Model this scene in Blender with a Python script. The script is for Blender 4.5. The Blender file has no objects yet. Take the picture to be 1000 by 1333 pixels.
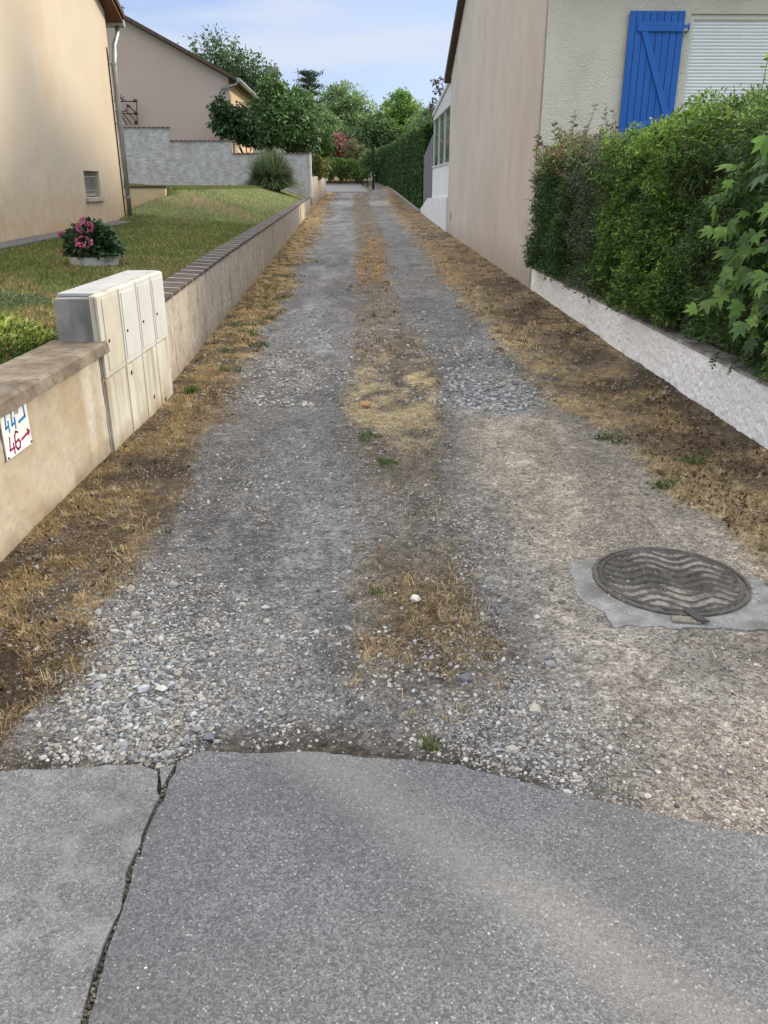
import bpy, math, random
import numpy as np
from mathutils import Vector
R = math.radians
rng = np.random.default_rng(7)
random.seed(7)
SC = bpy.context.scene
COL = SC.collection

# ------------------------------------------------------------ camera, sky, sun
F = 1060.0; PITCH = math.atan(425/F); CH = 1.55
cam = bpy.data.cameras.new('camera'); camo = bpy.data.objects.new('camera', cam); COL.objects.link(camo)
camo.location = (0, 0, CH); camo.rotation_euler = (math.pi/2-PITCH, 0, 0)
cam.sensor_fit = 'VERTICAL'; cam.sensor_height = 36; cam.lens = 36*F/1333
cam.clip_start = .05; cam.clip_end = 3000
SC.camera = camo
SUN_EL = R(27); SX, SY = .85, .53
W = bpy.data.worlds.new('World'); SC.world = W; W.use_nodes = True
nt = W.node_tree; nt.nodes.clear()
out = nt.nodes.new('ShaderNodeOutputWorld'); bg = nt.nodes.new('ShaderNodeBackground')
sky = nt.nodes.new('ShaderNodeTexSky'); sky.sky_type = 'NISHITA'; sky.sun_disc = False
sky.sun_elevation = SUN_EL; sky.sun_rotation = math.atan2(SX, SY)
sky.air_density = 1.0; sky.dust_density = 1.2; sky.ozone_density = 2.0
tc = nt.nodes.new('ShaderNodeTexCoord'); mp = nt.nodes.new('ShaderNodeMapping')
mp.inputs['Scale'].default_value = (1.0, 1.0, 5.5)
no = nt.nodes.new('ShaderNodeTexNoise'); no.inputs['Scale'].default_value = 2.2; no.inputs['Detail'].default_value = 7; no.inputs['Roughness'].default_value = .52; no.inputs['Distortion'].default_value = .35
rp = nt.nodes.new('ShaderNodeValToRGB'); rp.color_ramp.elements[0].position = .36; rp.color_ramp.elements[1].position = .64
rp.color_ramp.elements[0].color = (0, 0, 0, 1); rp.color_ramp.elements[1].color = (.95, .95, .95, 1)
sepz = nt.nodes.new('ShaderNodeSeparateXYZ'); nt.links.new(tc.outputs['Generated'], sepz.inputs[0])
def wmix(fac, a, b, mode='MIX'):
    x = nt.nodes.new('ShaderNodeMix'); x.data_type = 'RGBA'; x.blend_type = mode; nt.links.new(fac, x.inputs[0])
    for i_, c_ in ((6, a), (7, b)):
        if isinstance(c_, tuple): x.inputs[i_].default_value = (*c_, 1)
        else: nt.links.new(c_, x.inputs[i_])
    return x.outputs[2]
def wmap(o, a, b, c, d):
    q = nt.nodes.new('ShaderNodeMapRange'); q.interpolation_type = 'SMOOTHSTEP'
    for i_, v_ in zip((1, 2, 3, 4), (a, b, c, d)): q.inputs[i_].default_value = v_
    nt.links.new(o, q.inputs[0]); return q.outputs[0]
nt.links.new(tc.outputs['Generated'], mp.inputs['Vector']); nt.links.new(mp.outputs[0], no.inputs['Vector']); nt.links.new(no.outputs['Fac'], rp.inputs[0])
up_ = wmap(sepz.outputs[2], .22, .6, 0, 1); low_ = wmap(sepz.outputs[2], .22, .6, 1, 0)
sky_c = wmix(low_, sky.outputs[0], (.38, .44, .60), 'MULTIPLY')         # low sky tinted darker and bluer by elevation
sky_c = wmix(rp.outputs[0], sky_c, (2.35, 2.55, 3.0))                     # streaks of thin cloud
sky_c = wmix(wmap(sepz.outputs[2], .25, .7, 0, .72), sky_c, (8.15, 7.95, 7.75))   # unseen bright cloud overhead, added to whiten the ambient light
nt.links.new(sky_c, bg.inputs[0])
bg.inputs[1].default_value = .15; nt.links.new(bg.outputs[0], out.inputs[0])
sl = bpy.data.lights.new('sun', 'SUN'); so = bpy.data.objects.new('sun', sl); COL.objects.link(so)
sl.energy = 1.55; sl.angle = R(8); sl.color = (1, .87, .68)
so.rotation_euler = Vector((-SX*math.cos(SUN_EL), -SY*math.cos(SUN_EL), -math.sin(SUN_EL))).to_track_quat('-Z', 'Y').to_euler()
so.location = (30, 20, 30)
SC.view_settings.view_transform = 'Standard'; SC.view_settings.look = 'None'
SC.view_settings.exposure = 1.05; SC.view_settings.gamma = 1
SC.render.engine = 'CYCLES'

cP, sP = math.cos(PITCH), math.sin(PITCH)
def at(px, py, Y):
    u = (px-500)/F; v = (666.5-py)/F
    t = Y/(cP+v*sP)
    return Vector((u*t, Y, CH+(-sP+v*cP)*t))

# ------------------------------------------------------------ terrain functions
def hz(y): return np.interp(y, [0, 6, 12, 24, 40, 55, 80, 140, 400], [0, 0, .05, .15, .40, 1.0, 2.0, 3.0, 4.0])
def xl(y): return -1.65-.0512*np.maximum(0, np.asarray(y, float)-5)
def xr(y): return 2.41-.0193*np.asarray(y, float)
def lawn(x, y):
    d = np.clip(xl(y)-x, 0, 14)
    return .60+.0105*(y-6)+d*(.02+.0013*np.clip(y, 0, 60))-.0
BX0, BX1, BZ = at(166, 255, 21.5).x, at(215, 248, 21.5).x, at(190, 243, 21.5).z
def bank(x, y):
    x = np.asarray(x, float); y = np.asarray(y, float)
    q = lambda a, b, v: (lambda t: t*t*(3-2*t))(np.clip((v-a)/(b-a), 0, 1))
    fy = np.where(y < 21.6, q(17.2, 21.6, y)*np.clip((x+(21.5-y)*.22-BX0-.25)/(BX1-BX0+.3), 0, 1)**1.6, 1.)
    fx = 1-np.clip((x-BX1)/np.maximum(.5, xl(y)-.25-BX1), 0, 1)
    return np.maximum(0, BZ-.03-lawn(x, y))*fy*fx
def _h(ix, iy, s):
    n = (ix*374761393+iy*668265263+s*982451653) & 0x7fffffff
    n = (n ^ (n >> 13))*1274126177 & 0x7fffffff
    n = (n ^ (n >> 16)) & 0xffff
    return n/65535.
def vn(x, y, s=0):
    x = np.asarray(x, float); y = np.asarray(y, float)
    ix = np.floor(x).astype(np.int64); iy = np.floor(y).astype(np.int64)
    fx = x-ix; fy = y-iy; fx = fx*fx*(3-2*fx); fy = fy*fy*(3-2*fy)
    return (_h(ix, iy, s)*(1-fx)*(1-fy)+_h(ix+1, iy, s)*fx*(1-fy)+_h(ix, iy+1, s)*(1-fx)*fy+_h(ix+1, iy+1, s)*fx*fy)
def fbm(x, y, s=0, o=4):
    a = 0; w = .5; tot = 0
    for i in range(o):
        a = a+w*vn(x*2**i, y*2**i, s+i*17); tot += w; w *= .55
    return a/tot
def ss(a, b, x): t = np.clip((x-a)/(b-a), 0, 1); return t*t*(3-2*t)

# ------------------------------------------------------------ materials
def mat(name, col=(.5, .5, .5), rough=.8, spec=.3, metal=0):
    m = bpy.data.materials.new(name); m.use_nodes = True
    b = m.node_tree.nodes['Principled BSDF']
    b.inputs['Base Color'].default_value = (*col, 1); b.inputs['Roughness'].default_value = rough
    b.inputs['Specular IOR Level'].default_value = spec; b.inputs['Metallic'].default_value = metal
    return m
def noisy(name, cols, scale=3, rough=.85, bump=.3, bscale=60, bdist=.01, detail=6, spec=.25, metal=0, stretch=(1, 1, 1), second=None, attr=False, speck=None, stain=None, base=None):
    """colour ramp over noise + bump; second=(scale, colour, lo, hi): second noise mixed in; stain = streaky noise stretched in z"""
    m = mat(name, cols[0], rough, spec, metal); T = m.node_tree; N = T.nodes; L = T.links
    b = N['Principled BSDF']
    tc = N.new('ShaderNodeTexCoord'); mp = N.new('ShaderNodeMapping'); mp.inputs['Scale'].default_value = stretch
    L.new(tc.outputs['Object'], mp.inputs[0])
    n = N.new('ShaderNodeTexNoise'); n.inputs['Scale'].default_value = scale; n.inputs['Detail'].default_value = detail; n.inputs['Roughness'].default_value = .62
    L.new(mp.outputs[0], n.inputs['Vector'])
    r = N.new('ShaderNodeValToRGB'); L.new(n.outputs['Fac'], r.inputs[0])
    k = len(cols); e = r.color_ramp.elements
    while len(e) < k: e.new(.5)
    for i, c in enumerate(cols): e[i].position = .3+.4*i/max(1, k-1); e[i].color = (*c, 1)
    o = r.outputs[0]
    def mixin(o, sc, c, lo, hi, st, mode='MIX'):
        mp2 = N.new('ShaderNodeMapping'); mp2.inputs['Scale'].default_value = st; mp2.inputs['Location'].default_value = (3.1, 7.7, 1.3); L.new(tc.outputs['Object'], mp2.inputs[0])
        n2 = N.new('ShaderNodeTexNoise'); n2.inputs['Scale'].default_value = sc; n2.inputs['Detail'].default_value = 5; L.new(mp2.outputs[0], n2.inputs['Vector'])
        q = N.new('ShaderNodeMapRange'); q.inputs[1].default_value = lo; q.inputs[2].default_value = hi; L.new(n2.outputs['Fac'], q.inputs[0])
        x = N.new('ShaderNodeMix'); x.data_type = 'RGBA'; x.blend_type = mode; L.new(q.outputs[0], x.inputs[0]); L.new(o, x.inputs[6]); x.inputs[7].default_value = (*c, 1)
        return x.outputs[2]
    if second: o = mixin(o, second[0], second[1], second[2], second[3], (1, 1, 1))
    if stain: o = mixin(o, stain[0], stain[1], stain[2], stain[3], (1, 1, .12))
    if base:   # (z0, z1, colour): splash dirt near the foot, ragged edge
        sx = N.new('ShaderNodeSeparateXYZ'); L.new(tc.outputs['Object'], sx.inputs[0])
        nn = N.new('ShaderNodeTexNoise'); nn.inputs['Scale'].default_value = 5; nn.inputs['Detail'].default_value = 6; L.new(tc.outputs['Object'], nn.inputs['Vector'])
        md = N.new('ShaderNodeMath'); md.operation = 'MULTIPLY_ADD'; L.new(nn.outputs['Fac'], md.inputs[0]); md.inputs[1].default_value = -(base[1]-base[0])*2; L.new(sx.outputs[2], md.inputs[2])
        q = N.new('ShaderNodeMapRange'); q.inputs[1].default_value = base[0]-(base[1]-base[0]); q.inputs[2].default_value = base[1]-(base[1]-base[0]); q.inputs[3].default_value = .75; q.inputs[4].default_value = 0; L.new(md.outputs[0], q.inputs[0])
        x = N.new('ShaderNodeMix'); x.data_type = 'RGBA'; L.new(q.outputs[0], x.inputs[0]); L.new(o, x.inputs[6]); x.inputs[7].default_value = (*base[2], 1); o = x.outputs[2]
    if attr:
        a = N.new('ShaderNodeVertexColor'); a.layer_name = 'Col'
        x = N.new('ShaderNodeMix'); x.data_type = 'RGBA'; x.blend_type = 'MULTIPLY'; x.inputs[0].default_value = 1
        L.new(o, x.inputs[6]); L.new(a.outputs[0], x.inputs[7]); o = x.outputs[2]
    if speck:   # (scale, colour, threshold)
        v = N.new('ShaderNodeTexVoronoi'); v.inputs['Scale'].default_value = speck[0]; L.new(tc.outputs['Object'], v.inputs['Vector'])
        sp = N.new('ShaderNodeSeparateColor'); L.new(v.outputs['Color'], sp.inputs[0])
        q = N.new('ShaderNodeMapRange'); q.inputs[1].default_value = speck[2]; q.inputs[2].default_value = min(1, speck[2]+.03); L.new(sp.outputs[0], q.inputs[0])
        x = N.new('ShaderNodeMix'); x.data_type = 'RGBA'; L.new(q.outputs[0], x.inputs[0]); L.new(o, x.inputs[6]); x.inputs[7].default_value = (*speck[1], 1); o = x.outputs[2]
    L.new(o, b.inputs['Base Color'])
    if bump:
        nb = N.new('ShaderNodeTexNoise'); nb.inputs['Scale'].default_value = bscale; nb.inputs['Detail'].default_value = 5; L.new(mp.outputs[0], nb.inputs['Vector'])
        bp = N.new('ShaderNodeBump'); bp.inputs['Strength'].default_value = bump; bp.inputs['Distance'].default_value = bdist
        L.new(nb.outputs['Fac'], bp.inputs['Height']); L.new(bp.outputs[0], b.inputs['Normal'])
    return m
def leafmat(name, rough=.5, trans=.3, spec=.35):
    m = mat(name, (.1, .2, .05), rough, spec); T = m.node_tree; N = T.nodes; L = T.links; b = N['Principled BSDF']
    a = N.new('ShaderNodeVertexColor'); a.layer_name = 'Col'
    tc = N.new('ShaderNodeTexCoord'); n = N.new('ShaderNodeTexNoise'); n.inputs['Scale'].default_value = 9; L.new(tc.outputs['Object'], n.inputs[0])
    q = N.new('ShaderNodeMapRange'); q.inputs[1].default_value = .3; q.inputs[2].default_value = .7; q.inputs[3].default_value = .75; q.inputs[4].default_value = 1.25; L.new(n.outputs[0], q.inputs[0])
    x = N.new('ShaderNodeVectorMath'); x.operation = 'SCALE'; L.new(a.outputs[0], x.inputs[0]); L.new(q.outputs[0], x.inputs['Scale'])
    L.new(x.outputs[0], b.inputs['Base Color'])
    t = N.new('ShaderNodeBsdfTranslucent'); L.new(x.outputs[0], t.inputs[0])
    ms = N.new('ShaderNodeMixShader'); ms.inputs[0].default_value = trans
    o = N['Material Output']; L.new(b.outputs[0], ms.inputs[1]); L.new(t.outputs[0], ms.inputs[2]); L.new(ms.outputs[0], o.inputs[0])
    return m
LEAF = leafmat('leaf'); GLOSSLEAF = leafmat('glossy_leaf', .38, .25, .5)
BLADE = leafmat('grass_blade', .8, .3, .1); PEBBLE = None
BARK = noisy('bark', [(.05, .038, .028), (.14, .11, .08)], 12, bump=.6, bscale=30, stretch=(1, 1, .3))

# ------------------------------------------------------------ object helpers
def tag(o, label=None, cat=None, group=None, kind=None):
    if label: o['label'] = label
    if cat: o['category'] = cat
    if group: o['group'] = group
    if kind: o['kind'] = kind
    return o
def thing(name, label, cat, loc=(0, 0, 0), rz=0, group=None):
    o = bpy.data.objects.new(name, None); COL.objects.link(o); o.location = loc; o.rotation_euler = (0, 0, rz); o.empty_display_size = .2
    return tag(o, label, cat, group)
def link(name, me, m, parent=None, loc=None):
    if m: me.materials.append(m)
    o = bpy.data.objects.new(name, me); COL.objects.link(o)
    if parent: o.parent = parent
    if loc is not None: o.location = loc
    return o
def npmesh(name, V, faces, m, parent=None, cols=None, smooth=False, loc=None):
    """V (n,3); faces: list of int arrays (k,3) or (k,4)"""
    me = bpy.data.meshes.new(name)
    V = np.ascontiguousarray(V, dtype=np.float32)
    me.vertices.add(len(V)); me.vertices.foreach_set('co', V.ravel())
    idx = np.concatenate([f.ravel() for f in faces]).astype(np.int32)
    tot = np.concatenate([np.full(len(f), f.shape[1]) for f in faces]).astype(np.int32)
    st = np.concatenate([[0], np.cumsum(tot)[:-1]]).astype(np.int32)
    me.loops.add(len(idx)); me.loops.foreach_set('vertex_index', idx)
    me.polygons.add(len(tot)); me.polygons.foreach_set('loop_start', st); me.polygons.foreach_set('loop_total', tot)
    me.update(calc_edges=True)
    me.polygons.foreach_set('use_smooth', np.full(len(tot), smooth, dtype=bool))
    if cols is not None:
        ca = me.color_attributes.new('Col', 'FLOAT_COLOR', 'POINT')
        c = np.ones((len(V), 4), np.float32); c[:, :cols.shape[1]] = cols; ca.data.foreach_set('color', c.ravel())
    me.update()
    return link(name, me, m, parent, loc)
class MB:
    def __init__(s): s.v = []; s.f = []; s.flat = True
    def box(s, a, b, rot=None):
        (x0, y0, z0), (x1, y1, z1) = a, b; n = len(s.v)
        s.v += [(x0, y0, z0), (x1, y0, z0), (x1, y1, z0), (x0, y1, z0), (x0, y0, z1), (x1, y0, z1), (x1, y1, z1), (x0, y1, z1)]
        s.f += [[n+i for i in q] for q in ((0, 3, 2, 1), (4, 5, 6, 7), (0, 1, 5, 4), (1, 2, 6, 5), (2, 3, 7, 6), (3, 0, 4, 7))]
        return s
    def hexa(s, p):   # 8 points ordered like box
        n = len(s.v); s.v += [tuple(q) for q in p]
        s.f += [[n+i for i in q] for q in ((0, 3, 2, 1), (4, 5, 6, 7), (0, 1, 5, 4), (1, 2, 6, 5), (2, 3, 7, 6), (3, 0, 4, 7))]
        return s
    def prism(s, pts, d):   # polygon points (3d) extruded by vector d
        n = len(s.v); k = len(pts); s.v += [tuple(p) for p in pts]+[tuple(Vector(p)+Vector(d)) for p in pts]
        s.f += [list(range(n+k-1, n-1, -1)), list(range(n+k, n+2*k))]
        for i in range(k): j = (i+1) % k; s.f.append([n+i, n+j, n+k+j, n+k+i])
        return s
    def tube(s, pts, rad, seg=8, cap=True):
        pts = [Vector(p) for p in pts]; rad = rad if isinstance(rad, (list, tuple)) else [rad]*len(pts)
        n = len(s.v); up = Vector((0, 0, 1))
        for i, p in enumerate(pts):
            d = (pts[min(i+1, len(pts)-1)]-pts[max(i-1, 0)]).normalized()
            a = d.cross(up if abs(d.z) < .95 else Vector((1, 0, 0))).normalized(); b = d.cross(a)
            for k in range(seg):
                t = 2*math.pi*k/seg; s.v.append(tuple(p+(a*math.cos(t)+b*math.sin(t))*rad[i]))
        for i in range(len(pts)-1):
            for k in range(seg):
                k2 = (k+1) % seg; s.f.append([n+i*seg+k, n+i*seg+k2, n+(i+1)*seg+k2, n+(i+1)*seg+k])
        if cap: s.f.append([n+k for k in range(seg)]); s.f.append([n+(len(pts)-1)*seg+k for k in range(seg-1, -1, -1)])
        return s
    def build(s, name, m, parent=None, smooth=False, bevel=0, loc=None):
        me = bpy.data.meshes.new(name); me.from_pydata(s.v, [], s.f)
        import bmesh
        bm = bmesh.new(); bm.from_mesh(me)
        bmesh.ops.recalc_face_normals(bm, faces=bm.faces)
        if bevel: bmesh.ops.bevel(bm, geom=[e for e in bm.edges if len(e.link_faces) == 2 and e.calc_face_angle(0) > .5], offset=bevel, segments=2, affect='EDGES', profile=.6)
        bm.to_mesh(me); bm.free()
        if smooth:
            for p in me.polygons: p.use_smooth = True
        return link(name, me, m, parent, loc)
def grid(xs, ys, zf):
    X, Y = np.meshgrid(xs, ys); return gridm(X, Y, zf(X, Y))
def gridm(X, Y, Z):
    r, c = X.shape; V = np.stack([X.ravel(), Y.ravel(), Z.ravel()], 1)
    i = np.arange(r*c).reshape(r, c); Fq = np.stack([i[:-1, :-1].ravel(), i[:-1, 1:].ravel(), i[1:, 1:].ravel(), i[1:, :-1].ravel()], 1)
    return V, Fq
def unit(v): return v/np.maximum(1e-9, np.linalg.norm(v, axis=1, keepdims=True))
def leaves(P, N, size, aspect=.5, fold=.25, droop=.3, spread=.8):
    """folded pointed leaves: 6 verts, 4 tris each. P points, N rough outward directions"""
    n = len(P); size = np.broadcast_to(size, (n,)).reshape(n, 1)
    d = unit(N+rng.normal(0, spread, (n, 3))+np.array([0, 0, -droop]))
    r = rng.normal(0, 1, (n, 3))+N*.3; w = unit(np.cross(d, r)); u = np.cross(w, d)
    base = P; tip = P+d*size-np.array([0, 0, .12])*size
    mid = P+d*size*.5+u*size*.04
    l1 = P+d*size*.42+w*size*aspect*.5+u*size*fold*.4; r1 = P+d*size*.42-w*size*aspect*.5+u*size*fold*.4
    V = np.stack([base, l1, tip, r1, mid], 1).reshape(-1, 3)
    i = (np.arange(n)*5)[:, None]
    Fq = np.concatenate([i+np.array([0, 4, 1]), i+np.array([1, 4, 2]), i+np.array([0, 3, 4]), i+np.array([3, 2, 4])])
    return V, Fq
def leafobj(name, P, N, size, cols, m=None, parent=None, **k):
    V, Fq = leaves(P, N, size, **k)
    return npmesh(name, V, [Fq], m or LEAF, parent, cols=np.repeat(cols, 5, 0))
def pick(cols, n, jit=.2, w=None):
    c = np.array(cols)[rng.choice(len(cols), n, p=w)]
    return np.clip(c*rng.lognormal(0, jit, (n, 1)), 0.004, 1)
def blades(P, h, lean, width, cols, name, m, parent=None, wind=0):
    n = len(P); a = rng.uniform(0, 2*math.pi, n); L = lean*rng.uniform(.3, 1.2, n)
    dirv = np.stack([np.cos(a), np.sin(a)], 1); wv = np.stack([-np.sin(a), np.cos(a)], 1)*width/2
    h = np.broadcast_to(h, (n,))
    V = np.zeros((n, 5, 3))
    V[:, 0, :2] = P[:, :2]+wv; V[:, 1, :2] = P[:, :2]-wv; V[:, 0, 2] = V[:, 1, 2] = P[:, 2]
    m1 = P[:, :2]+dirv*(h*L*.4)[:, None]
    V[:, 2, :2] = m1+wv*.8; V[:, 3, :2] = m1-wv*.8; V[:, 2, 2] = V[:, 3, 2] = P[:, 2]+h*.6*np.cos(np.minimum(L, 1.5)*.7)
    V[:, 4, :2] = P[:, :2]+dirv*(h*L)[:, None]; V[:, 4, 2] = P[:, 2]+h*np.cos(np.minimum(L, 1.45))
    i = (np.arange(n)*5)[:, None]
    return npmesh(name, V.reshape(-1, 3), [i+np.array([0, 1, 3, 2]), i+np.array([2, 3, 4])], m, parent, cols=np.repeat(cols, 5, 0))

# ------------------------------------------------------------ ground sheet
GROUND = noisy('soil_and_turf', [(.10, .105, .035), (.13, .15, .045), (.12, .18, .05)], 1.3, bump=.8, bscale=40, bdist=.02, second=(.35, (.22, .16, .08), .55, .75))
ys = np.concatenate([[-60, -20, -5, 0, 1, 1.9, 1.95], np.arange(2.2, 12, .4), np.arange(12, 60, 1.5), np.arange(60, 140, 5), [150, 200, 300, 500]])
offL = [-500, -200, -100, -60, -40, -30, -22, -16, -14, -12, -10, -8.5, -7, -6, -5, -4, -3, -2, -1.2, -.6, -.12, -.1]
offR = [.12, .14, .6, 1.5, 3, 6, 12, 30, 60, 120, 300, 500]
Xg = np.array([[float(xl(y))+o for o in offL]+list(np.linspace(float(xl(y))-.05, float(xr(y))+.05, 8))+[float(xr(y))+o for o in offR] for y in ys])
Yg = np.repeat(np.array(ys)[:, None], Xg.shape[1], 1)
Zg = np.zeros_like(Xg); nl = len(offL)
Zg[:, :nl] = lawn(Xg[:, :nl], Yg[:, :nl])+.04*(fbm(Xg[:, :nl]*.8, Yg[:, :nl]*.8, 3)-.5)
Zg[:, nl:] = (hz(Yg)-.06)[:, nl:]
Zg[:, nl+8+1:] = (hz(Yg)+.30)[:, nl+9:]
far = Yg[:, :nl] > 43.5
Zg[:, :nl] = np.where(far, np.maximum(Zg[:, :nl], hz(Yg[:, :nl])), Zg[:, :nl])
Zg[Yg < 2.1] = -.06
V, Fq = gridm(Xg, Yg, Zg)
tag(npmesh('ground', V, [Fq], GROUND, smooth=False), kind='structure')

# ------------------------------------------------------------ lane surface, coloured by what lies on it
def zones(x, y):
    """returns weights of soil/straw/moss cover, pale grit, loose stones for lane points"""
    n1 = fbm(x*2.2, y*1.6, 5); n2 = fbm(x*7, y*5, 9); n3 = fbm(x*1.1, y*.5, 21)
    w = n1-.5; ww = n2-.5
    le = np.interp(y, [0, 2, 3.4, 5, 7.3, 11, 20, 29, 50], [-1.0, -1.0, -1.08, -1.15, -1.2, -1.33, -1.8, -2.1, -3.1])
    re = np.interp(y, [0, 2.6, 3.2, 4.4, 6.2, 8.8, 13.3, 25, 50], [2.2, 1.85, 1.68, 1.62, 1.34, 1.24, 1.10, .9, .1])
    j = (w*.5+ww*.25)*(1+np.clip(y-8, 0, 30)/12)
    vl = 1-ss(-.10, .12, x-le+j*.9)
    vr = ss(-.12, .10, x-re+j*.9)
    c0 = np.interp(y, [0, 2.3, 3.5, 5, 7.6, 10, 13, 25, 50], [.1, -.08, -.12, -.22, -.30, -.36, -.45, -.75, -1.8])
    c1 = np.interp(y, [0, 2.3, 3.5, 5, 7.6, 10, 13, 25, 50], [.2, .36, .34, .36, .46, .26, .10, 0, -.9])
    cc = ss(-.10, .08, x-c0+j*.5)*(1-ss(-.08, .10, x-c1+j*.5))
    cc *= np.interp(y, [1.8, 2.2, 2.5, 3.2, 3.6, 5, 8, 9, 12, 14], [0, .15, .9, .85, .45, .85, 1, .8, .75, 1])
    return vl, vr, cc, n1, n2, n3
def mixc(a, b, t): return a*(1-t[..., None])+np.array(b)*t[..., None]
def lanecol(x, y):
    vl, vr, cc, n1, n2, n3 = zones(x, y)
    c = np.zeros(x.shape+(3,))+np.array([.20, .196, .19])
    g = fbm(x*1.7, y*.7, 33)
    c = mixc(c, (.145, .142, .138), ss(.42, .66, g))
    c = mixc(c, (.27, .268, .265), ss(.5, .75, fbm(x*3, y*.8, 41))*.7)
    pale = ss(.3, .8, x+.2*(n1-.5))*(1-ss(6.0, 7.4, y))
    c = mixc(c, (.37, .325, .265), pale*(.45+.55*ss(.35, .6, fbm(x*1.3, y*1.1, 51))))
    c = mixc(c, (.24, .215, .18), ss(.5, .68, fbm(x*2.5, y*1.5, 57))*pale*.7)
    # darker compacted right-hand track further on
    c = mixc(c, (.17, .168, .165), ss(7, 9, y)*ss(.2, .5, x+.02*y)*.5)
    bl = np.exp(-(((x-.85)/.33)**2+((y-6.35)/.6)**2)**2)
    c = mixc(c, (.27, .285, .31), bl*.9)
    c = mixc(c, (.36, .36, .36), np.exp(-((y-47-1.2*(n1-.5))/2.2)**4)*.8)
    # centre strip
    straw = np.exp(-(((x-.08)/.45)**2+((y-6.4)/1.35)**2)**2)
    orange = ss(13, 15, y)*(1-ss(24, 27, y))
    base = np.zeros(x.shape+(3,))+np.array([.135, .105, .075])
    base = mixc(base, (.21, .17, .12), ss(.42, .62, n2)*.8)
    base = mixc(base, (.60, .49, .27), straw*ss(.36, .56, n1*.55+n2*.45))
    base = mixc(base, (.30, .19, .085), orange*ss(.3, .6, n2))
    base = mixc(base, (.15, .135, .12), ss(.5, .65, fbm(x*3, y*.45, 61))*ss(10, 14, y)*.85)
    mo = np.exp(-(((x-.18)/.3)**2+((y-2.75)/.42)**2)**2)
    base = mixc(base, (.13, .085, .035), mo*.8)
    c = c*(1-cc[..., None]*.9)+base*cc[..., None]*.9
    # left verge
    b = np.zeros(x.shape+(3,))+np.array([.13, .095, .06])
    b = mixc(b, (.27, .19, .09), ss(.42, .62, n1*.5+n2*.5)*.8)
    b = mixc(b, (.07, .05, .035), ss(.5, .7, fbm(x*3, y*2, 71))*.8)
    b = mixc(b, (.42, .30, .13), ss(6, 9, y)*ss(.35, .55, n2)*.7)
    c = c*(1-vl[..., None])+b*vl[..., None]
    b = np.zeros(x.shape+(3,))+np.array([.15, .115, .08])
    inner = 1-ss(.0, .55, x-np.interp(y, [0, 2.6, 3.2, 4.4, 6.2, 8.8, 13.3, 25, 50], [2.2, 1.85, 1.68, 1.62, 1.34, 1.24, 1.10, .9, .1]))
    b = mixc(b, (.34, .265, .15), inner*ss(.38, .62, n1*.4+n2*.6))
    b = mixc(b, (.055, .038, .026), (1-inner)*ss(.42, .7, fbm(x*2.5, y*1.7, 81))*.7)
    b = mixc(b, (.33, .24, .13), ss(.5, .66, fbm(x*4, y*2.6, 83))*.6)
    b = mixc(b, (.30, .21, .12), ss(12, 16, y)*ss(.4, .6, n1)*.6)
    c = c*(1-vr[..., None])+b*vr[..., None]
    # damp soil beside the asphalt
    d = (1-ss(.03, .22, y-edge(x)+.12*(n2-.5)))*(1-ss(.35, .6, x))
    c = mixc(c, (.085, .068, .05), d*.85)
    c = c*(.66+.68*fbm(x*5, y*3.2, 111)+.25*(fbm(x*14, y*10, 113)-.5))[..., None]
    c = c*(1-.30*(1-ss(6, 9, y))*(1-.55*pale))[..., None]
    return np.clip(c, .01, 1)
EDGE = np.array([(-3, 1.90), (-1.09, 1.86), (-.87, 1.88), (-.70, 1.895), (-.62, 1.86), (-.6, 1.90), (-.53, 1.945), (-.22, 1.945), (0, 1.915), (.22, 1.88), (.42, 1.80), (.62, 1.73), (.8, 1.665), (.98, 1.61), (1.3, 1.5), (3, 1.2)])
def edge(x): return np.interp(x, EDGE[:, 0], EDGE[:, 1])
def lanez(x, y):
    vl, vr, cc, n1, n2, n3 = zones(x, y)
    rut = (vl+vr+cc)*.022+(n1-.5)*.03+(n2-.5)*.012
    rise = ss(.3, 1, vr)*ss(-.55, 0, x-xr(y))*.05+ss(-.45, 0, xl(y)-x+0)*.03
    hole = -.035*np.exp(-(((x-.85)/.25)**2+((y-6.2)/.4)**2)**2)
    near = ss(.02, .35, y-edge(x))
    # flat seat around the manhole
    mh = 1-np.exp(-(((x-1.2)/.42)**2+((y-3.05)/.45)**2)**3)
    return hz(y)+((rut+rise+hole)*mh)*near-.006*(1-near)
ysl = [1.0]
while ysl[-1] < 130: ysl.append(ysl[-1]+max(.022, ysl[-1]*.0075))
ysl = np.array(ysl); fr = np.linspace(0, 1, 190)
Xl = (xl(ysl)[:, None]-.02)*(1-fr)[None]+(xr(ysl)[:, None]+.02)*fr[None]
Yl = np.repeat(ysl[:, None], 190, 1)
V, Fq = gridm(Xl, Yl, lanez(Xl, Yl))
cl = lanecol(Xl, Yl).reshape(-1, 3)

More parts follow.
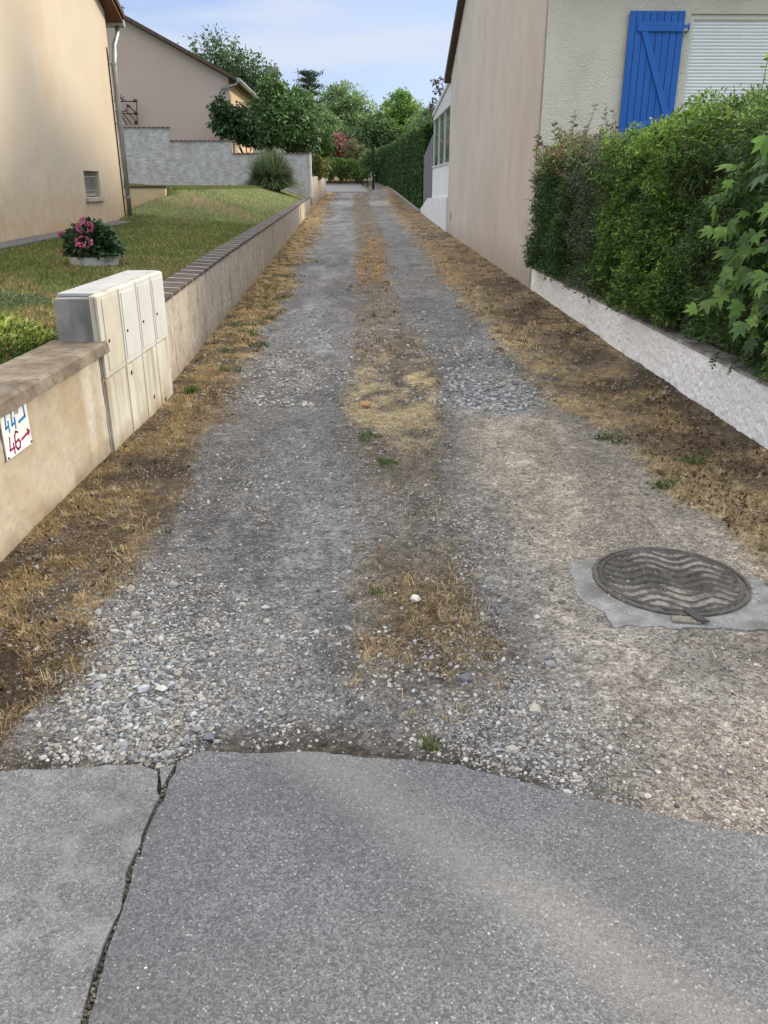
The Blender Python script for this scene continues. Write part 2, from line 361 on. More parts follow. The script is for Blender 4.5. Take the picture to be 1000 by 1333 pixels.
def lanematerial():
    m = mat('gravel_surface', (.3, .3, .3), .9, .15); T = m.node_tree; N = T.nodes; L = T.links; b = N['Principled BSDF']
    a = N.new('ShaderNodeVertexColor'); a.layer_name = 'Col'; tc = N.new('ShaderNodeTexCoord')
    def vor(s, feat='F1'):
        v = N.new('ShaderNodeTexVoronoi'); v.feature = feat; v.inputs['Scale'].default_value = s; L.new(tc.outputs['Object'], v.inputs['Vector']); return v
    v1 = vor(75); v2 = vor(160); v3 = vor(32); n = N.new('ShaderNodeTexNoise'); n.inputs['Scale'].default_value = 14; n.inputs['Detail'].default_value = 8; L.new(tc.outputs['Object'], n.inputs['Vector'])
    def rng_(o, a0, a1, b0, b1):
        q = N.new('ShaderNodeMapRange'); q.inputs[1].default_value = a0; q.inputs[2].default_value = a1; q.inputs[3].default_value = b0; q.inputs[4].default_value = b1; L.new(o, q.inputs[0]); return q.outputs[0]
    def sep(v): s_ = N.new('ShaderNodeSeparateColor'); L.new(v.outputs['Color'], s_.inputs[0]); return s_.outputs[0]
    def mul(p, q): x = N.new('ShaderNodeMath'); x.operation = 'MULTIPLY'; L.new(p, x.inputs[0]); L.new(q, x.inputs[1]); return x.outputs[0]
    f = mul(mul(rng_(sep(v1), 0, 1, .62, 1.45), rng_(sep(v2), 0, 1, .7, 1.3)), mul(rng_(sep(v3), .8, 1, 1, 1.35), rng_(n.outputs[0], .3, .7, .72, 1.25)))
    sc = N.new('ShaderNodeVectorMath'); sc.operation = 'SCALE'; L.new(a.outputs[0], sc.inputs[0]); L.new(f, sc.inputs['Scale']); L.new(sc.outputs[0], b.inputs['Base Color'])
    ad = N.new('ShaderNodeMath'); ad.operation = 'ADD'; L.new(rng_(v1.outputs['Distance'], 0, .7, 1, 0), ad.inputs[0]); L.new(rng_(v2.outputs['Distance'], 0, .7, .5, 0), ad.inputs[1])
    bp = N.new('ShaderNodeBump'); bp.inputs['Strength'].default_value = .9; bp.inputs['Distance'].default_value = .007; L.new(ad.outputs[0], bp.inputs['Height']); L.new(bp.outputs[0], b.inputs['Normal'])
    return m
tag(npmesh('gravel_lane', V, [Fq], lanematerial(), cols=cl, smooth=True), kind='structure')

# asphalt: two slabs with a real crack between them
def jagged(pts, step, amp, seed):
    o = []
    for (a, b) in zip(pts, pts[1:]):
        a = np.array(a, float); b = np.array(b, float); n = max(1, int(np.linalg.norm(b-a)/step))
        for k in range(n):
            p = a+(b-a)*k/n; t = len(o)*.37
            o.append(p+amp*np.array([vn(t, seed)-.5, vn(t, seed+9)-.5])*2+amp*1.6*np.array([vn(t*.25, seed+3)-.5, vn(t*.25, seed+5)-.5]))
    o.append(np.array(pts[-1], float)); return [tuple(p) for p in o]
crL = [(-.64, 1.865), (-.607, 1.76), (-.612, 1.62), (-.622, 1.5), (-.607, 1.38), (-.608, 1.26), (-.594, 1.1), (-.592, .9), (-.60, .6)]
crR = [(-.590, 1.9), (-.594, 1.76), (-.599, 1.62), (-.609, 1.5), (-.592, 1.38), (-.597, 1.26), (-.585, 1.1), (-.583, .9), (-.58, .6)]
tc_r = [tuple(p) for p in EDGE if p[0] > -.56]
tc_l = [tuple(p) for p in EDGE if p[0] < -.68]
A1 = noisy('asphalt_old', [(.17, .17, .168), (.215, .213, .207), (.27, .265, .25)], 5, bump=1, bscale=190, bdist=.006, second=(1.6, (.29, .285, .265), .5, .72), speck=(110, (.55, .54, .50), .962), rough=.88)
def asphalt(name, poly, m, top=.016):
    mb = MB(); mb.prism([(x, y, -.05) for x, y in poly], (0, 0, top+.05)); o = mb.build(name, m)
    return tag(o, kind='structure')
polyR = jagged(crR[::-1]+tc_r, .012, .0045, 4)+[(3, -3), (-.58, -3)]
polyL = jagged(tc_l+crL, .012, .005, 8)+[(-.60, -3), (-9, -3), (-9, 1.9)]
def asph_mat(name, base, dark, light, band):
    m = mat(name, base, .8, .35); T = m.node_tree; N = T.nodes; L = T.links; b = N['Principled BSDF']
    tc = N.new('ShaderNodeTexCoord')
    def vor(s):
        v = N.new('ShaderNodeTexVoronoi'); v.inputs['Scale'].default_value = s; L.new(tc.outputs['Object'], v.inputs['Vector'])
        sp = N.new('ShaderNodeSeparateColor'); L.new(v.outputs['Color'], sp.inputs[0]); return v, sp
    def mr(o, a0, a1, b0, b1):
        q = N.new('ShaderNodeMapRange'); q.inputs[1].default_value = a0; q.inputs[2].default_value = a1; q.inputs[3].default_value = b0; q.inputs[4].default_value = b1; L.new(o, q.inputs[0]); return q.outputs[0]
    def noise(s, d=6): n = N.new('ShaderNodeTexNoise'); n.inputs['Scale'].default_value = s; n.inputs['Detail'].default_value = d; L.new(tc.outputs['Object'], n.inputs['Vector']); return n.outputs[0]
    def mix(f, a, bb):
        x = N.new('ShaderNodeMix'); x.data_type = 'RGBA'
        if isinstance(f, float): x.inputs[0].default_value = f
        else: L.new(f, x.inputs[0])
        for i, c in ((6, a), (7, bb)):
            if isinstance(c, tuple): x.inputs[i].default_value = (*c, 1)
            else: L.new(c, x.inputs[i])
        return x.outputs[2]
    v, sp = vor(190); v2, sp2 = vor(230); v3, sp3 = vor(340)
    c = mix(mr(sp.outputs[0], 0, 1, 0, 1), dark, light)
    c = mix(.12, c, base)
    c = mix(mr(sp3.outputs[2], .45, .9, 0, .75), c, dark)
    c = mix(mr(noise(2.2), .4, .65, 0, .45), c, dark)
    # bright band of light across the slab, painted into its colour
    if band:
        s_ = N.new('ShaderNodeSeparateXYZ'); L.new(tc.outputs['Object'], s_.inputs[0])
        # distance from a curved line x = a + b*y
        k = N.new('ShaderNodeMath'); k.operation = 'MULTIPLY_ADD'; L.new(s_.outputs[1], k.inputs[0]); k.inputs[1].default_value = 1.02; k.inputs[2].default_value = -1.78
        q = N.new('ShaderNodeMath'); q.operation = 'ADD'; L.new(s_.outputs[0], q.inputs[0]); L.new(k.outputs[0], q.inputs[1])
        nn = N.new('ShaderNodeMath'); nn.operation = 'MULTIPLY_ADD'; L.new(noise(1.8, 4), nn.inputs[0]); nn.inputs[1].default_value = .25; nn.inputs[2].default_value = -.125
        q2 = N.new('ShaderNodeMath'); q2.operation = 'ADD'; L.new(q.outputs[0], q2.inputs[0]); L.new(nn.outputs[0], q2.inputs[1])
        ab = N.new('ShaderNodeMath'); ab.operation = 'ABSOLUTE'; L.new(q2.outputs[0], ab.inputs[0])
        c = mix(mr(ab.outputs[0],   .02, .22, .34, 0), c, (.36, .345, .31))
    else:
        c = mix(mr(noise(11, 9), .48, .72, 0, .4), c, light)
    c = mix(mr(sp2.outputs[0], .978, .985, 0, .9), c, (.42, .41, .39))
    c = mix(mr(sp3.outputs[1], .985, .99, 0, .8), c, (.08, .08, .08))
    L.new(c, b.inputs['Base Color'])
    h = N.new('ShaderNodeMath'); h.operation = 'ADD'; L.new(mr(v.outputs['Distance'], 0, .8, 1, 0), h.inputs[0]); L.new(mr(noise(420, 2), .3, .7, 0, .8), h.inputs[1])
    bp = N.new('ShaderNodeBump'); bp.inputs['Strength'].default_value = .8; bp.inputs['Distance'].default_value = .003; L.new(h.outputs[0], bp.inputs['Height']); L.new(bp.outputs[0], b.inputs['Normal'])
    return m
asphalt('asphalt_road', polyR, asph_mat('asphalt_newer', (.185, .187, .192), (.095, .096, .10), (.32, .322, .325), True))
asphalt('asphalt_road', polyL, asph_mat('asphalt_old', (.245, .247, .25), (.12, .12, .122), (.40, .40, .395), False), .0145)
asphalt('asphalt_road', jagged([(-.637, 1.885), (-.612, 1.80), (-.597, 1.895), (-.637, 1.885)], .01, .0025, 15)[:-1], asph_mat('asphalt_chip', (.23, .225, .215), (.15, .15, .15), (.3, .3, .29), False), .013)
# surface of the street beyond the slabs and the far cross street
CR = noisy('far_asphalt', [(.19, .19, .195), (.25, .25, .25)], 2, bump=.3, bscale=80)
mb = MB(); a, b = 58.0, 71.5
mb.hexa([(-4.4, a, hz(a)-.05), (-1.0, a, hz(a)-.05), (-2., b, hz(b)-.05), (-6, b, hz(b)-.05), (-4.4, a, hz(a)+.05), (-1., a, hz(a)+.05), (-2., b, hz(b)+.05), (-6, b, hz(b)+.05)])
tag(mb.build('turning_area', CR), kind='structure')

# ------------------------------------------------------------ loose stones (uncountable)
def ico():
    t = (1+5**.5)/2
    v = np.array([(-1, t, 0), (1, t, 0), (-1, -t, 0), (1, -t, 0), (0, -1, t), (0, 1, t), (0, -1, -t), (0, 1, -t), (t, 0, -1), (t, 0, 1), (-t, 0, -1), (-t, 0, 1)])
    f = np.array([(0, 11, 5), (0, 5, 1), (0, 1, 7), (0, 7, 10), (0, 10, 11), (1, 5, 9), (5, 11, 4), (11, 10, 2), (10, 7, 6), (7, 1, 8), (3, 9, 4), (3, 4, 2), (3, 2, 6), (3, 6, 8), (3, 8, 9), (4, 9, 5), (2, 4, 11), (6, 2, 10), (8, 6, 7), (9, 8, 1)])
    return v/np.linalg.norm(v[0]), f
IV, IF = ico()
def stones(name, P, r, cols, m, flat=.6, sink=.3):
    n = len(P); V = IV[None]*(1+rng.uniform(-.28, .28, (n, 12, 1)))
    sc = np.stack([rng.uniform(.75, 1.25, n), rng.uniform(.65, 1.0, n), rng.uniform(flat*.7, flat*1.2, n)], 1)
    V = V*sc[:, None]*r[:, None, None]
    a = rng.uniform(0, 6.28, n); ca, sa = np.cos(a)[:, None], np.sin(a)[:, None]
    t = rng.normal(0, .35, n); ct, st = np.cos(t)[:, None], np.sin(t)[:, None]
    y, z = V[..., 1]*ct-V[..., 2]*st, V[..., 1]*st+V[..., 2]*ct
    X = V[..., 0]*ca-y*sa; Y = V[..., 0]*sa+y*ca
    Vw = np.stack([X, Y, z], 2)+P[:, None]; Vw[..., 2] += (r*flat*(1-2*sink)*.8)[:, None]
    Fi = (np.arange(n)*12)[:, None, None]+IF[None]
    return npmesh(name, Vw.reshape(-1, 3), [Fi.reshape(-1, 3)], m, cols=np.repeat(cols, 12, 0))
STONE = noisy('pebble', [(.85, .85, .85), (1.1, 1.1, 1.1)], 120, bump=.3, bscale=300, bdist=.001, attr=True, rough=.75)
def scatter(n, y0, y1, pw=1.6):
    u = rng.uniform(0, 1, n); k = 1-pw
    y = (y0**k+u*(y1**k-y0**k))**(1/k); x = xl(y)+.03+rng.uniform(0, 1, n)*(xr(y)-xl(y)-.06)
    m = np.abs(x) < y*.56+.15
    return x[m], y[m]
SCOL = [(.36, .36, .355), (.27, .275, .28), (.20, .205, .215), (.47, .465, .45), (.31, .28, .24), (.14, .14, .145), (.37, .34, .295), (.23, .20, .17)]
def place_stones(n, y0, y1, rmed, sig, name, pw=1.6, wt=None):
    x, y = scatter(n, y0, y1, pw)
    vl, vr, cc, n1, n2, n3 = zones(x, y)
    cl_ = np.exp(-(((x+.82+.14*(y-2.3))/.19)**2+((y-2.35)/.62)**2))
    cl2 = np.exp(-(((x-.85)/.36)**2+((y-6.3)/.7)**2)**2)
    cl3 = np.exp(-(((x-.42)/.28)**2+((y-2.05)/.22)**2)**2)+np.exp(-(((x-.95)/.5)**2+((y-1.95)/.3)**2)**2)*.5
    dens = .10+.62*ss(.40, .64, fbm(x*2.6, y*2.0, 101)*.6+.4*fbm(x*8, y*6, 103))+1.1*cl_+1.0*cl2+.7*cl3
    dens *= 1-.55*np.maximum(vl, vr)-.45*cc*(1-cl3)
    fine = ss(.5, .9, x)*(1-ss(5, 6.5, y))       # packed fine grit on the right
    dens *= 1-.1*fine
    dens *= 1-.6*ss(8, 11, y)
    e = y-edge(x); dens *= ss(-.03, .12, e+.05*(n2-.5)+.10*ss(.3, .6, x))
    mh = ((x-1.205)/.36)**2+((y-3.08)/.36)**2; dens[mh < 1] = 0
    col_ = (x > .8) & (x < 1.65) & (y > 2.70+.03*np.sin(x*20)) & (y < 3.0); dens[col_] *= .5
    k = rng.uniform(0, 1, len(x)) < dens
    x, y, cl_, cl2, fine, n1k, vlk = x[k], y[k], cl_[k], cl2[k], fine[k], n1[k], np.maximum(vl, vr)[k]
    r = rmed*rng.lognormal(0, sig, len(x))*(1+.45*cl_+.35*cl2)*(1-.2*fine); r = np.minimum(r, .021)
    c = np.minimum(pick(SCOL, len(x), .24)*.98, .5)
    warm = (fine*.8+.25*(n1k > .5))[:, None]; c = c*(1-warm*.55)+c*np.array([1.12, .97, .79])*warm*.55*1.05
    cool = np.maximum(cl_, cl2)[:, None]; c = c*(1-cool)+c*np.array([.97, 1.02, 1.06])*cool
    c = c*(1-.25*vlk[:, None])
    P = np.stack([x, y, lanez(x, y)], 1)
    return tag(stones(name, P, r, c, STONE), label='loose grey and beige gravel strewn over the lane', cat='gravel', kind='stuff')
place_stones(190000, 1.6, 6.0, .0032, .42, 'gravel_stones', 1.9)
place_stones(20000, 1.6, 9.5, .0064, .38, 'gravel_stones', 1.9).__setitem__('label', 'coarser pebbles lying loose among the fine lane gravel')
place_stones(30000, 6, 26, .012, .3, 'gravel_stones', 1.7).__setitem__('label', 'gravel of the wheel tracks further up the lane')
# chips on the asphalt and in the crack
x = rng.uniform(-1, 1.1, 260); y = 1.1+rng.uniform(0, 1, 260)**.7*.85; k = y < edge(x)-.01; x, y = x[k], y[k]
P = np.stack([x, y, np.full(len(x), .016)], 1)
tag(stones('scattered_grit', P, rng.uniform(.0015, .004, len(x)), pick(SCOL, len(x), .2), STONE), label='tiny stone chips scattered on the asphalt', cat='grit', kind='stuff')
y = rng.uniform(1.05, 1.9, 900); x = np.interp(y, [1.1, 1.26, 1.38, 1.5, 1.62, 1.76, 1.9], [-.588, -.602, -.592, -.611, -.603, -.6, -.61])+rng.uniform(-.011, .011, 900)
tag(stones('crack_debris', np.stack([x, y, rng.uniform(-.002, .006, 900)], 1), rng.uniform(.0015, .005, 900), pick([(.10, .09, .075), (.16, .145, .12), (.3, .27, .2)], 900, .3, [.55, .35, .10]), STONE), label='dark dirt and grit filling the asphalt crack', cat='dirt', kind='stuff')
# single larger stones one could pick out
def rock(P, r, c, label, group=None):
    o = stones('stone', np.array([[0, 0, 0.]]), np.array([r]), np.array([c]), STONE, flat=.7, sink=.1); o.location = P
    return tag(o, label, 'stone', group)
z = lambda x, y: float(lanez(np.array([x]), np.array([y]))[0])
for (x, y, r, c, lb) in ((.125, 2.87, .027, (.66, .65, .60), 'whitish angular stone on the mossy centre strip'),
                        (.275, 2.33, .021, (.15, .155, .17), 'dark slate coloured stone at the end of the moss strip'),
                        (-.13, 5.9, .05, (.42, .24, .13), 'orange brown flat stone beside the straw patch'),
                        (-.79, 2.27, .024, (.44, .46, .48), 'pale bluish cobble in the middle of the stone pile by the left verge'),
                        (-.73, 2.27, .024, (.56, .55, .52), 'off white cobble just right of the bluish one in the stone pile'),
                        (-.44, 2.50, .022, (.42, .42, .41), 'grey stone in the left wheel track between verge and centre'),
                        (-.53, 2.03, .022, (.17, .18, .2), 'dark grey stone near the asphalt crack')):
    rock((x, y, z(x, y)), r, c, lb)

# ------------------------------------------------------------ dry grass, tufts, lawn
STR = [(.47, .38, .22), (.34, .255, .135), (.25, .18, .105), (.58, .50, .33), (.16, .115, .075)]
def dry(n, y0, y1, pw, h, wd, name, label):
    x, y = scatter(n, y0, y1, pw); vl, vr, cc, n1, n2, n3 = zones(x, y)
    straw = np.exp(-(((x-.08)/.45)**2+((y-6.4)/1.35)**2)**2); mo = np.exp(-(((x-.18)/.3)**2+((y-2.75)/.42)**2)**2)
    pat = ss(.44, .60, n1*.55+n2*.45)
    inner = 1-ss(.1, .6, x-1.25-.1*(4-np.clip(y, 0, 8)))
    d = vl*pat+vr*(pat*(.35+.65*inner))+cc*(straw*ss(.36, .54, n1*.55+n2*.45)*1.6+mo*.6*(n2 > .42)+.12+ss(12, 15, y)*.5)
    k = rng.uniform(0, 1, len(x)) < d; k &= (y > edge(x)+.1) & ((((x-1.205)/.34)**2+((y-3.08)/.34)**2) > 1)
    x, y = x[k], y[k]; nn = len(x)
    c = pick(STR, nn, .2, [.3, .28, .17, .15, .1])
    right_part = (x > .3)[:, None] & (x < 1.9)[:, None]  # straw right of the centre, slightly cooler in tone
    c = np.where((((x > -.35) & (x < .6) & (y > 4.5) & (y < 8.5)))[:, None], c*.4+np.array([.40, .335, .195]), np.where(right_part, c*np.array([.95, .95, 1.05]), c*np.array([1.04, .95, .86])))
    tag(blades(np.stack([x, y, lanez(x, y)-.003], 1), h*rng.uniform(.5, 1.4, nn), 1.3, wd, c, name, BLADE), label=label, cat='dry grass', kind='stuff')
dry(130000, 2.0, 9.5, 1.6, .028, .0022, 'dry_grass', 'short dead straw coloured grass on the near verges and centre strip')
dry(60000, 9.5, 40, 1.6, .04, .006, 'dry_grass', 'dead yellow grass on the verges further up the lane')
def strands(n, h, name, label):
    x, y = scatter(n, 2.1, 8, 1.7); vl, vr, cc, n1, n2, n3 = zones(x, y); g_ = fbm(x*5, y*4, 151)
    d = (vl+vr*.9+cc*.35)*ss(.50, .62, g_*.6+n2*.4); k = (rng.uniform(0, 1, len(x)) < d) & (y > edge(x)+.15); x, y = x[k], y[k]
    tag(blades(np.stack([x, y, lanez(x, y)-.004], 1), h*rng.uniform(.4, 1.5, len(x)), 1.25, .0022, pick(STR[:1]+[(.56, .43, .22), (.66, .56, .36), (.42, .28, .12)], len(x), .2), name, BLADE), label=label, cat='dry grass', kind='stuff')
strands(34000, .055, 'straw_strands', 'longer tangled straw strands in clumps on the verges')
def clumps(nc, y0, y1, per, h, wd, label):
    x, y = scatter(nc, y0, y1, 1.6); vl, vr, cc, n1, n2, n3 = zones(x, y); g_ = fbm(x*3.5, y*3, 161)
    k = (rng.uniform(0, 1, len(x)) < (vl+vr*.85+cc*.45)*ss(.40, .60, g_*.5+n2*.5)) & (y > edge(x)+.18) & ((((x-1.205)/.38)**2+((y-3.08)/.38)**2) > 1); x, y = x[k], y[k]
    sz = np.repeat(rng.uniform(.5, 1.5, len(x)), per); tone = np.repeat(pick(STR+[(.56, .44, .23), (.11, .085, .05), (.2, .19, .08)], len(x), .15), per, 0)
    a_ = rng.uniform(0, 6.28, len(sz)); q_ = .018*sz*np.sqrt(rng.uniform(0, 1, len(sz)))*max(1, y0/4); X_ = np.repeat(x, per)+q_*np.cos(a_); Y_ = np.repeat(y, per)+q_*np.sin(a_)
    c = tone*rng.lognormal(0, .25, (len(sz), 1))
    tag(blades(np.stack([X_, Y_, lanez(X_, Y_)-.004], 1), h*sz*rng.uniform(.5, 1.2, len(sz)), .95, wd, c, 'straw_tufts', BLADE), label=label, cat='dry grass', kind='stuff')
clumps(6000, 2.1, 8, 26, .034, .0018, 'rooted tufts of dead grass with dark thatch on the near verges')
clumps(5000, 8, 30, 14, .05, .006, 'rooted tufts of dead grass on the far verges')
def litter(n, y0, y1, side):
    x, y = scatter(n, y0, y1, 1.5); vl, vr, cc, n1, n2, n3 = zones(x, y)
    d = (vr*ss(.2, .6, x-1.35+.02*y) if side > 0 else vl*.8)*ss(.38, .6, fbm(x*3, y*2, 91))
    k = rng.uniform(0, 1, len(x)) < d; x, y = x[k], y[k]
    P = np.stack([x, y, lanez(x, y)+.004], 1); N_ = np.zeros_like(P); N_[:, 2] = .1
    return leafobj('leaf_litter', P, N_, rng.uniform(.012, .035, len(x)), pick([(.09, .055, .035), (.16, .09, .05), (.05, .035, .025), (.24, .17, .11), (.14, .10, .06)], len(x), .3), m=BLADE, spread=1, droop=.0)
tag(litter(60000, 2.5, 26, 1), 'brown fallen leaves lying along the foot of the right walls', 'leaf litter', kind='stuff')
tag(litter(14000, 2.0, 9, -1), 'dark dead leaves and twigs along the foot of the left wall', 'leaf litter', kind='stuff')
GRN = [(.06, .12, .03), (.09, .16, .045), (.14, .2, .06), (.05, .09, .03)]
def tuft(x, y, r, n, h, label, cols=GRN):
    a = rng.uniform(0, 6.28, n); q = r*np.sqrt(rng.uniform(0, 1, n)); X = x+q*np.cos(a)*(1+.4*np.cos(3*a+x)); Y = y+q*np.sin(a)*(1+.4*np.sin(2*a+y))*1.2
    o = blades(np.stack([X-x, Y-y, np.zeros(n)], 1), h*rng.uniform(.5, 1.3, n), .9, .0035*max(1, y/4), pick(cols, n, .2), 'grass_tuft', BLADE)
    o.location = (x, y, z(x, y)); return tag(o, label, 'grass tuft')
tuft(.14, 2.0, .035, 70, .035, 'small green grass tuft right at the asphalt edge', [(.16, .2, .06), (.22, .26, .09), (.1, .14, .04)])
tuft(-.10, 5.15, .07, 160, .03, 'green tuft just below the straw patch on the centre strip')
tuft(.02, 4.63, .06, 120, .03, 'green tuft on bare grit nearer than the straw patch')
tuft(-.03, 2.95, .03, 40, .03, 'tiny green weed on the left edge of the moss patch')
tuft(-1.50, 6.25, .05, 90, .07, 'green weed at the foot of the wall just past the white cabinet')
wd = [(-1.32, 7.1, .10), (-1.55, 7.9, .12), (-1.25, 8.3, .10), (-1.35, 8.9, .14), (-1.5, 9.5, .16), (-1.3, 10.0, .14), (-1.55, 10.9, .2), (-1.4, 11.8, .2), (-1.75, 12.8, .2), (-1.7, 14.5, .25), (-1.9, 16.5, .3), (1.75, 4.6, .13), (1.62, 4.2, .1), (1.5, 5.1, .08)]
Pw, Nw, Sw = [], [], []
for (a, b, r_) in wd:
    a += random.uniform(-.1, .1); r_ *= random.uniform(.7, 1.3); n = int(60+r_*900)
    q = rng.normal(0, r_*.55, (6, 2))[rng.integers(0, 6, n)]+rng.normal(0, r_*.25, (n, 2)); X_, Y_ = a+q[:, 0], b+q[:, 1]
    Pw.append(np.stack([X_, Y_, lanez(X_, Y_)+rng.uniform(0, .03, n)], 1)); Nw.append(np.stack([q[:, 0]*2, q[:, 1]*2, np.full(n, .7)], 1)); Sw.append(rng.uniform(.015, .04, n))
Pw = np.concatenate(Pw)
tag(leafobj('verge_weeds', Pw, np.concatenate(Nw), np.concatenate(Sw), pick(GRN+[(.12, .16, .08), (.2, .2, .08)], len(Pw), .25), aspect=.35), 'low green weeds creeping through the dry verges', 'weeds', kind='stuff')
# lawn
def lawnpts(n, y0, y1, pw):
    k = 1-pw; u = rng.uniform(0, 1, n); y = (y0**k+u*(y1**k-y0**k))**(1/k)
    lim = np.where(y < 18.5, -5.12-.02*y, -.56*y-1); x = xl(y)-.22-rng.uniform(0, 1, n)*(xl(y)-.22-lim)
    m = np.abs(x) < .53*y+.1
    return x[m], y[m]
x, y = lawnpts(230000, 3.6, 42, 1.35)
n1 = fbm(x*.9, y*.7, 201); n2 = fbm(x*4, y*3, 203)
k = rng.uniform(0, 1, len(x)) < .35+.65*ss(.3, .55, n2*.6+n1*.4+.1*ss(6, 10, y)); x, y, n1, n2 = x[k], y[k], n1[k], n2[k]
dryw = ss(.38, .6, n1*.6+n2*.4)*(1-.5*ss(6.5, 11, y))+.25*(y < 8)
isd = rng.uniform(0, 1, len(x)) < dryw*.8
c = np.where(isd[:, None], pick([(.34, .26, .12), (.25, .17, .09), (.42, .36, .18)], len(x), .2), pick([(.115, .165, .045), (.155, .21, .06), (.21, .255, .09), (.09, .13, .04)], len(x), .2))
tag(blades(np.stack([x, y, lawn(x, y)-.01+bank(x, y)*(y > 17.1)], 1), (.025+.025*rng.uniform(0, 1, len(x)))*(1+.03*y), .9, .004*np.ones(1)*1.6, c, 'lawn_grass', BLADE), 'patchy green and dry lawn above the long left wall', 'lawn', kind='stuff')
x, y = rng.uniform(-3.4, 0, 10), 0
def weedy(cx, cy, r, n, h, label):
    a = rng.uniform(0, 6.28, n); q = r*np.sqrt(rng.uniform(0, 1, n)); X, Y = q*np.cos(a), q*np.sin(a)
    P = np.stack([X, Y, rng.uniform(0, 1, n)*h*(1-(q/r)**2)], 1); N_ = np.stack([X/r, Y/r, np.full(n, .7)], 1)
    o = leafobj('lawn_weed', P, N_, rng.uniform(.03, .06, n), pick([(.09, .14, .07), (.13, .18, .1)], n, .2), aspect=.25); o.location = (cx, cy, float(lawn(cx, cy))); tag(o, label, 'weed')
weedy(-3.15, 6.9, .38, 900, .07, 'bluish green weed clump on the bare lawn left of the cabinet')

# ------------------------------------------------------------ left boundary
REND = noisy('tan_render', [(.37, .31, .23), (.46, .40, .30), (.52, .47, .38)], 1.6, bump=.35, bscale=55, bdist=.006, second=(3.2, (.40, .31, .20), .5, .75), stain=(3.5, (.60, .57, .50), .50, .70), base=(.02, .16, (.22, .18, .13)))
REND2 = noisy('streaked_render', [(.38, .33, .27), (.47, .42, .35), (.54, .48, .40)], 2.5, bump=.6, bscale=45, bdist=.008, second=(12, (.30, .25, .20), .54, .76), stain=(8, (.29, .245, .20), .50, .74), base=(.05, .2, (.25, .2, .15)))
CAPM = noisy('weathered_stone', [(.10, .078, .055), (.19, .155, .115), (.29, .25, .19)], 5, bump=.8, bscale=18, bdist=.015, second=(14, (.09, .085, .075), .55, .7))
def wallgrid(name, pts, ztop, zbot, thick, m, parent, side, amp=.006, dy=.05, nz=14, hf=0):
    """wall with slightly uneven lane-side face. pts: function y -> x of the lane face; side -1: body to -x"""
    y0, y1 = pts[1], pts[2]; yy = [y0]
    while yy[-1] < y1: yy.append(min(y1, yy[-1]+dy*max(1, yy[-1]/6)))
    yy = np.array(yy)
    t = np.linspace(0, 1, nz)
    fx = np.array([float(pts[0](q)) for q in yy])
    zb = np.array([zbot(q) for q in yy]); zt = np.array([ztop(q) for q in yy])
    Z = zb[:, None]*(1-t)+zt[:, None]*t; Yv = np.repeat(yy[:, None], nz, 1)
    Xf = fx[:, None]+amp*2*(fbm(Yv*3, Z*3+5, 301)-.5)*(-side)*1.0+.012*(1-t)**6*(-side)+hf*((fbm(Yv*34, Z*34, 311, 3)-.5)+1.6*np.maximum(0, fbm(Yv*16, Z*16, 313, 3)-.5))*(-side)
    Xb = np.repeat((fx+side*thick)[:, None], nz, 1)
    V1, F1 = gridm(Xf, Yv, Z); V2, F2 = gridm(Xb, Yv, Z); n = len(V1)
    i = np.arange(n).reshape(len(yy), nz)
    top = np.stack([i[:-1, -1], i[1:, -1], i[1:, -1]+n, i[:-1, -1]+n], 1)
    e0 = np.stack([i[0, :-1], i[0, 1:], i[0, 1:]+n, i[0, :-1]+n], 1); e1 = np.stack([i[-1, :-1], i[-1, 1:], i[-1, 1:]+n, i[-1, :-1]+n], 1)
    return npmesh(name, np.concatenate([V1, V2]), [F1, F2[:, ::-1]+n, top, e0, e1], m, parent, smooth=False)
nw = thing('garden_wall', 'near low tan rendered wall with a thick rough stone coping and number sign', 'wall', (0, 0, 0))
wallgrid('wall_body', (lambda q: -1.65, 2.1, 4.70), lambda q: .65, lambda q: -.08, .2, REND, nw, -1, .010, .02, 26, .006)
# rough coping slab
xs = np.linspace(-1.95, -1.595, 14); yy = np.arange(2.08, 4.78, .04)
def slab(xs, yy, z0, z1, name, m, parent, amp=.006, seed=1):
    X, Y = np.meshgrid(xs, yy); Zt = z1+amp*2*(fbm(X*9, Y*9, seed)-.5)
    r, c = X.shape
    Xt = X.copy(); Yt = Y.copy()
    Xt[:, 0] += .008; Xt[:, -1] -= .01; Zt[:, 0] -= .008; Zt[:, -1] -= .012
    ed = amp*1.5*(fbm(Y[:, -1]*12, Y[:, -1]*0+seed, 7)-.5)*2; Xt[:, -1] += ed; 
    Yt[-1] += amp*2*(fbm(X[-1]*14, X[-1]*0, seed+1)-.5)
    Xb = X.copy(); Xb[:, -1] += ed
    V1, F1 = gridm(Xt, Yt, Zt); V2, F2 = gridm(Xb, Y, np.full_like(X, z0)); n = len(V1); i = np.arange(n).reshape(r, c)
    def st(a): return np.stack([a[:-1], a[1:], a[1:]+n, a[:-1]+n], 1)
    return npmesh(name, np.concatenate([V1, V2]), [F1, F2+n, st(i[0]), st(i[-1]), st(i[:, 0]), st(i[:, -1])], m, parent)
slab(xs, yy, .652, .715, 'coping', CAPM, nw)
mb = MB(); mb.box((-9, 2.0, -.1), (-1.84, 2.2, .64)); mb.build('return_wall', REND, nw)

